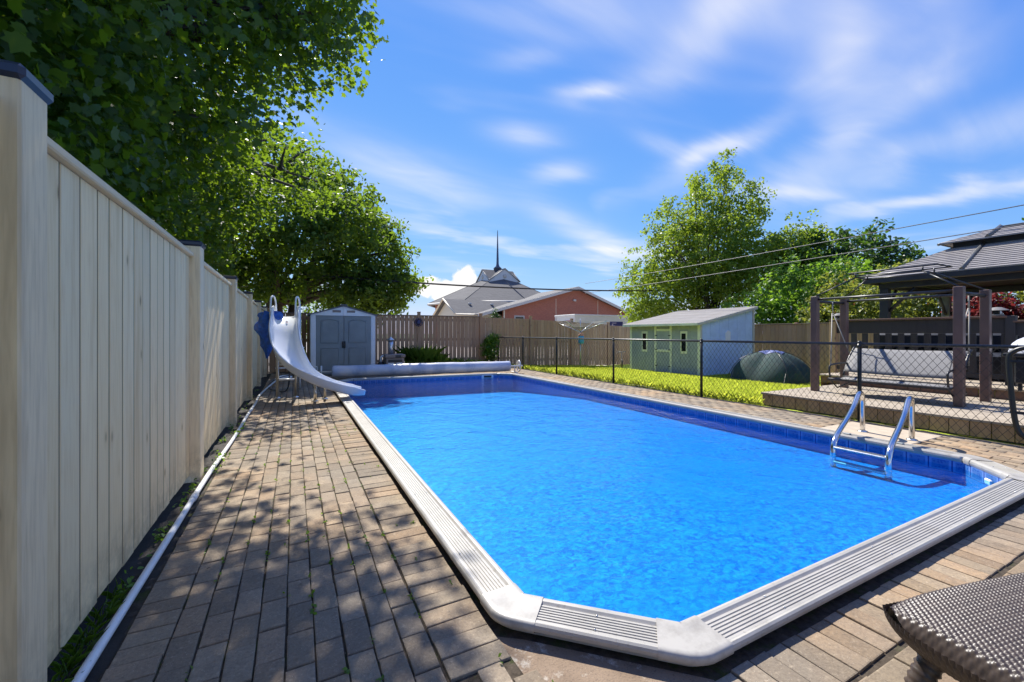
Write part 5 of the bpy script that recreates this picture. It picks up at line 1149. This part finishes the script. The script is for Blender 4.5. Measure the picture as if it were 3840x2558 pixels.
tree('lime_tree', 'bright lime-green bushy tree behind the tent', (18.6, 9.6, -.4), 1.2, .14,
     [(18.6, 9.6, 2.6, 2.2, 2.2, 1.7, 8500), (17.2, 10.6, 1.9, 1.6, 1.6, 1.1, 4000), (19.4, 8.6, 2.6, 1.6, 1.5, 1.4, 3500)], .14, 'lime_leaf', 53, DIAMOND, clump_r=.36, per=20, shell=.45, ntarget=9)
tree('dark_maple_tree', 'dark green maple rising between the lime tree and the gazebo', (24.5, 11.2, -.4), 1.8, .22,
     [(24.5, 11.2, 4.0, 2.9, 2.8, 2.5, 9500), (22.6, 12.0, 4.6, 1.9, 1.8, 1.5, 4200), (26.6, 9.9, 3.6, 1.7, 1.7, 1.5, 3800), (23.6, 10.2, 2.4, 2.0, 2.0, 1.3, 4000)], .2, 'dark_leaf', 61, OVAL, clump_r=.45, per=24, shell=.5, ntarget=10)
tree('far_tree', 'leafy green treetop showing above the gazebo roof', (26, 2.5, -.4), 2.5, .2,
     [(26, 2.5, 5.6, 2.6, 2.6, 2.0, 5500), (24.5, 1.0, 5.2, 2.2, 2.2, 1.9, 4000)], .2, 'lime_leaf', 67, OVAL, clump_r=.42, per=20, shell=.5, ntarget=8)
# shrubs behind the raised deck
for i, (x, y, h_, r_, nl, lab) in enumerate(((16.6, 7.5, 1.9, 1.15, 4800, 'yellow-green shrub behind the left gazebo post'), (16.5, 6.0, 1.9, 1.15, 4800, 'leafy green shrub between the gazebo posts'), (16.9, 4.7, 1.9, 1.0, 4200, 'tinted shrub right of the grey gazebo post'), (16.6, 2.7, 1.9, 1.0, 4200, 'yellow-green shrub right of the red maple'))):
    tree('shrub', lab, (x, y, -.4), .3, .06, [(x, y, h_-.15, r_, r_, h_*.85, nl), (x+.3, y+.7, h_*.8, r_*.8, r_*.8, h_*.7, nl//2)], .11, 'shrub', 70+i, DIAMOND, 'shrubs behind the raised deck', clump_r=.25, per=16, shell=.35, cat='shrub', stems=3, ntarget=9)
tree('red_maple', 'crimson japanese maple behind the deck railing at the right', (15.75, 4.0, -.4), .5, .06, [(15.75, 4.1, 1.8, .5, .62, .62, 2600), (15.7, 3.3, 1.55, .4, .45, .4, 1000)], .10, 'red_leaf', 81, DIAMOND, clump_r=.22, per=16, shell=.35, cat='tree', ntarget=8)
tree('conifer', 'small clipped green conifer in front of the church wing', (19.6, 42, -.4), .3, .08, [(19.6, 42, 2.0, .55, .55, 1.9, 2500)], .16, 'conifer', 87, DIAMOND, clump_r=.2, per=12, shell=.6, cat='tree', ntarget=3)
# climber and bed plants in front of the back fence
tree('climber', 'leafy green vine climbing the back fence beside the chain-link corner post', (6.5, 14.15, 0), .2, .02, [(6.45, 14.2, .55, .36, .22, .58, 1500), (6.55, 14.2, .95, .28, .18, .25, 500)], .075, 'weed', 91, OVAL, clump_r=.12, per=10, shell=.2, cat='vine', stems=2, ntarget=6)

def blades(name, pts, h, w, lean, mat, seed, parent=None, hv=.5):
    rs = np.random.default_rng(seed); P = np.asarray(pts, dtype=float); n_ = len(P); a = rs.uniform(0, 2*np.pi, n_); hh = h*rs.uniform(1-hv, 1+hv, n_)
    d = np.stack([np.cos(a), np.sin(a), 0*a], 1); s = np.stack([-np.sin(a), np.cos(a), 0*a], 1); l = lean*rs.uniform(.2, 1, (n_, 1))*hh[:, None]; up = np.array([0, 0, 1.])
    m = P+d*l*.35+up*hh[:, None]*.6; t_ = P+d*l+up*(hh*rs.uniform(.75, 1, n_))[:, None]
    ww = w*rs.uniform(.6, 1.3, (n_, 1))
    V = np.stack([P-s*ww, P+s*ww, m+s*ww*.8, t_, m-s*ww*.8], 1).reshape(-1, 3); F = np.arange(n_*5).reshape(n_, 5)
    return link(name, npmesh(name, V, F, rs.random(n_)), mat, parent)
for i, (x, y, nn_, h_, sp_r, lab) in enumerate(((3.75, 14.0, 420, .62, .22, 'tall dark green daylily clump below the sun ornament'), (4.3, 13.95, 260, .42, .28, 'arching green daylily clump at the foot of the back fence'), (3.35, 13.7, 160, .26, .22, 'low green clump just right of the pool heater'), (4.95, 14.0, 200, .28, .3, 'low leafy clump in the middle of the back bed'), (5.6, 14.0, 200, .22, .34, 'low leafy clump next to the climbing vine'))):
    rs = np.random.default_rng(200+i); pts = np.stack([x+rs.normal(0, sp_r*.5, nn_), y+rs.normal(0, .13, nn_), np.zeros(nn_)], 1)
    props(blades('bed_plant', pts, h_, .012, .9, 'plant', 200+i), lab, 'plant', 'plants in the back bed')
mb = MB(); mb.add([(2.4, 13.0, .006), (6.75, 12.9, .006), (6.75, 14.46, .006), (2.4, 14.46, .006)], [(0, 1, 2, 3)]); props(mb.build('plant_bed', 'soil'), kind='structure')
# ground cover in the bed
rs = np.random.default_rng(5); k = 1600; C = np.stack([rs.uniform(3.1, 6.7, k), rs.uniform(13.2, 14.4, k), rs.uniform(.01, .14, k)], 1)
V, F = npleaves(C, .07, OVAL, np.array([0, 0, .7]), rs, .6); props(link('ground_cover', npmesh('ground_cover', V, F, rs.random(k)), 'weed'), kind='stuff')
# lawn blades
rs = np.random.default_rng(9); k = 90000; xs_ = 6.93+(11.6-6.93)*rs.random(k)**1.15; ys_ = rs.uniform(4.3, 14.4, k); keep = ~((xs_ > 11.4) & (ys_ > 9)); xs_, ys_ = xs_[keep], ys_[keep]
props(blades('grass', np.stack([xs_, ys_, lawn_z(xs_, ys_)-.005], 1), .055, .0045, .7, 'grass', 9), kind='stuff')
k = 16000; xs_ = rs.uniform(11.4, 14.9, k); ys_ = rs.uniform(4.8, 9.1, k); props(blades('grass', np.stack([xs_, ys_, lawn_z(xs_, ys_)-.005], 1), .06, .006, .7, 'grass', 10), kind='stuff')
k = 1800; xs_ = 6.93+np.abs(rs.normal(0, .07, k)); ys_ = rs.uniform(4.4, 14.3, k); props(blades('grass_fringe', np.stack([xs_, ys_, lawn_z(xs_, ys_)-.005], 1), .13, .005, .9, 'grass', 12), kind='stuff')
# weeds in the soil strip and in the joints
rs = np.random.default_rng(15); cen = np.concatenate([rs.uniform(1.4, 4.6, 22), rs.uniform(4.0, 10.5, 14)]); C = []
for c in cen:
    m = rs.integers(3, 12); C.append(np.stack([rs.normal(-.70, .018, m), rs.normal(c, .05, m), rs.uniform(.0, .035, m)], 1))
for c in (4.45, 4.75, 5.9, 6.3):
    m = 26; C.append(np.stack([rs.normal(-.60, .03, m), rs.normal(c, .09, m), rs.uniform(.005, .06, m)], 1))
C = np.concatenate(C); V, F = npleaves(C, .030, OVAL, np.array([0, 0, .8]), rs, .6); props(link('strip_weeds', npmesh('strip_weeds', V, F, rs.random(len(C))), 'weed'), kind='stuff')
C = []
for _ in range(150):
    x = -.43+.1*rs.integers(0, 13); y = rs.uniform(1.0, 6.0); m = rs.integers(2, 7); C.append(np.stack([rs.normal(x, .006, m), rs.normal(y, .015, m), rs.uniform(0, .012, m)], 1))
C = np.concatenate(C); keep = np.array([not inside((q[0], q[1]), OUTER) for q in C]); C = C[keep]; V, F = npleaves(C, .019, DIAMOND, np.array([0, 0, .8]), rs, .7); props(link('joint_weeds', npmesh('joint_weeds', V, F, rs.random(len(C))), 'weed'), kind='stuff')
pts = np.stack([rs.normal(-.71, .012, 220), rs.uniform(1.3, 2.6, 220), np.zeros(220)], 1); props(blades('strip_grass', pts, .06, .0013, 1.4, 'weed', 77), kind='stuff')
# leaf litter on the soil and path
C = np.concatenate([np.stack([rs.normal(-.67, .03, 240), rs.uniform(1.2, 11, 240), rs.uniform(.006, .016, 240)], 1), np.stack([rs.uniform(-.5, .7, 26), rs.uniform(1.2, 8, 26), np.full(26, .006)], 1)])
V, F = npleaves(C, .022, DIAMOND, np.array([0, 0, 3.]), rs, .5); props(link('leaf_litter', npmesh('leaf_litter', V, F, rs.random(len(C))), 'bark'), kind='stuff')

# ------------------------------------------------------------------ trailer with a sign, beyond the fence
trl = thing('box_trailer', 'white box trailer parked beyond the back fence behind the clothes line', 'trailer', (18, 23, -.3))
box('body', (15.9, 22, .15), (21.2, 24.3, 2.36), 'trailer', trl, .03); box('roof_edge', (15.87, 21.97, 2.30), (21.23, 24.33, 2.42), 'trailer', trl, .02)
box('end_trim', (15.88, 24.1, .2), (15.899, 24.28, 2.29), 'soffit', trl, .004)
for xx in (17.6, 18.6): MB().tube([(xx, 21.98, .05), (xx, 22.2, .05)], .34, 18).build('wheel', 'black_plastic', trl)
rs_ = box('red_plate', (15.885, 22.35, 1.86), (15.899, 23.05, 2.08), 'sign_white', trl, .002)
for k in range(6): box('red_letter', (15.874, 22.39+k*.11, 1.90), (15.884, 22.46+k*.11, 2.05), 'sign_red', rs_, .001)
def text(name, body, size, loc, rot, mat, parent):
    cu_ = bpy.data.curves.new('t', 'FONT'); cu_.body = body; cu_.size = size; cu_.extrude = .004; ob = bpy.data.objects.new('t', cu_); COL.objects.link(ob)
    dg = bpy.context.evaluated_depsgraph_get(); me = bpy.data.meshes.new_from_object(ob.evaluated_get(dg)); bpy.data.objects.remove(ob); return link(name, me, mat, parent, loc, rot)
sg = thing('hoarding_sign', 'navy blue sign with white lettering beside the green shed roof', 'sign', (13.6, 15.2, 0))
# placed on the far side of the fence, just left of the shed roof
box('board', (12.98, 15.2, 1.42), (13.75, 15.23, 1.74), 'navy', sg, .003); text('lettering', 'Re', .21, (13.06, 15.193, 1.46), (R(90), 0, 0), 'sign_white', sg)
text('small_lettering', 'Royal', .05, (13.07, 15.193, 1.665), (R(90), 0, 0), 'sign_white', sg) if False else box('small_line', (13.07, 15.193, 1.665), (13.35, 15.198, 1.68), 'sign_white', sg, .001)
for xx in (13.05, 13.65): box('sign_post', (xx-.03, 15.235, -.32), (xx+.03, 15.28, 1.70), 'soffit', sg, .004)

# ------------------------------------------------------------------ overhead cables
def sag(a, b, s, n=24): a, b = Vector(a), Vector(b); return [a.lerp(b, i/(n-1))-Vector((0, 0, s*4*(i/(n-1))*(1-i/(n-1)))) for i in range(n)]
props(MB().tube(sag((-14, 15.8, 4.15), (24, 15.8, 3.95), .95, 40), .034, 6).build('overhead_cable', 'cable'), 'thick black overhead cable crossing low in front of the church', 'cable')
props(MB().tube(sag((15.2, 20, 4.12), (11.2, -6, 3.62), .12), .0105, 5).build('overhead_cable', 'wire'), 'upper of two thin wires slanting across the sky at right', 'cable')
props(MB().tube(sag((15.2, 20, 3.55), (11.2, -6, 3.32), .10), .0105, 5).build('overhead_cable', 'wire'), 'lower of two thin wires slanting across the sky at right', 'cable')
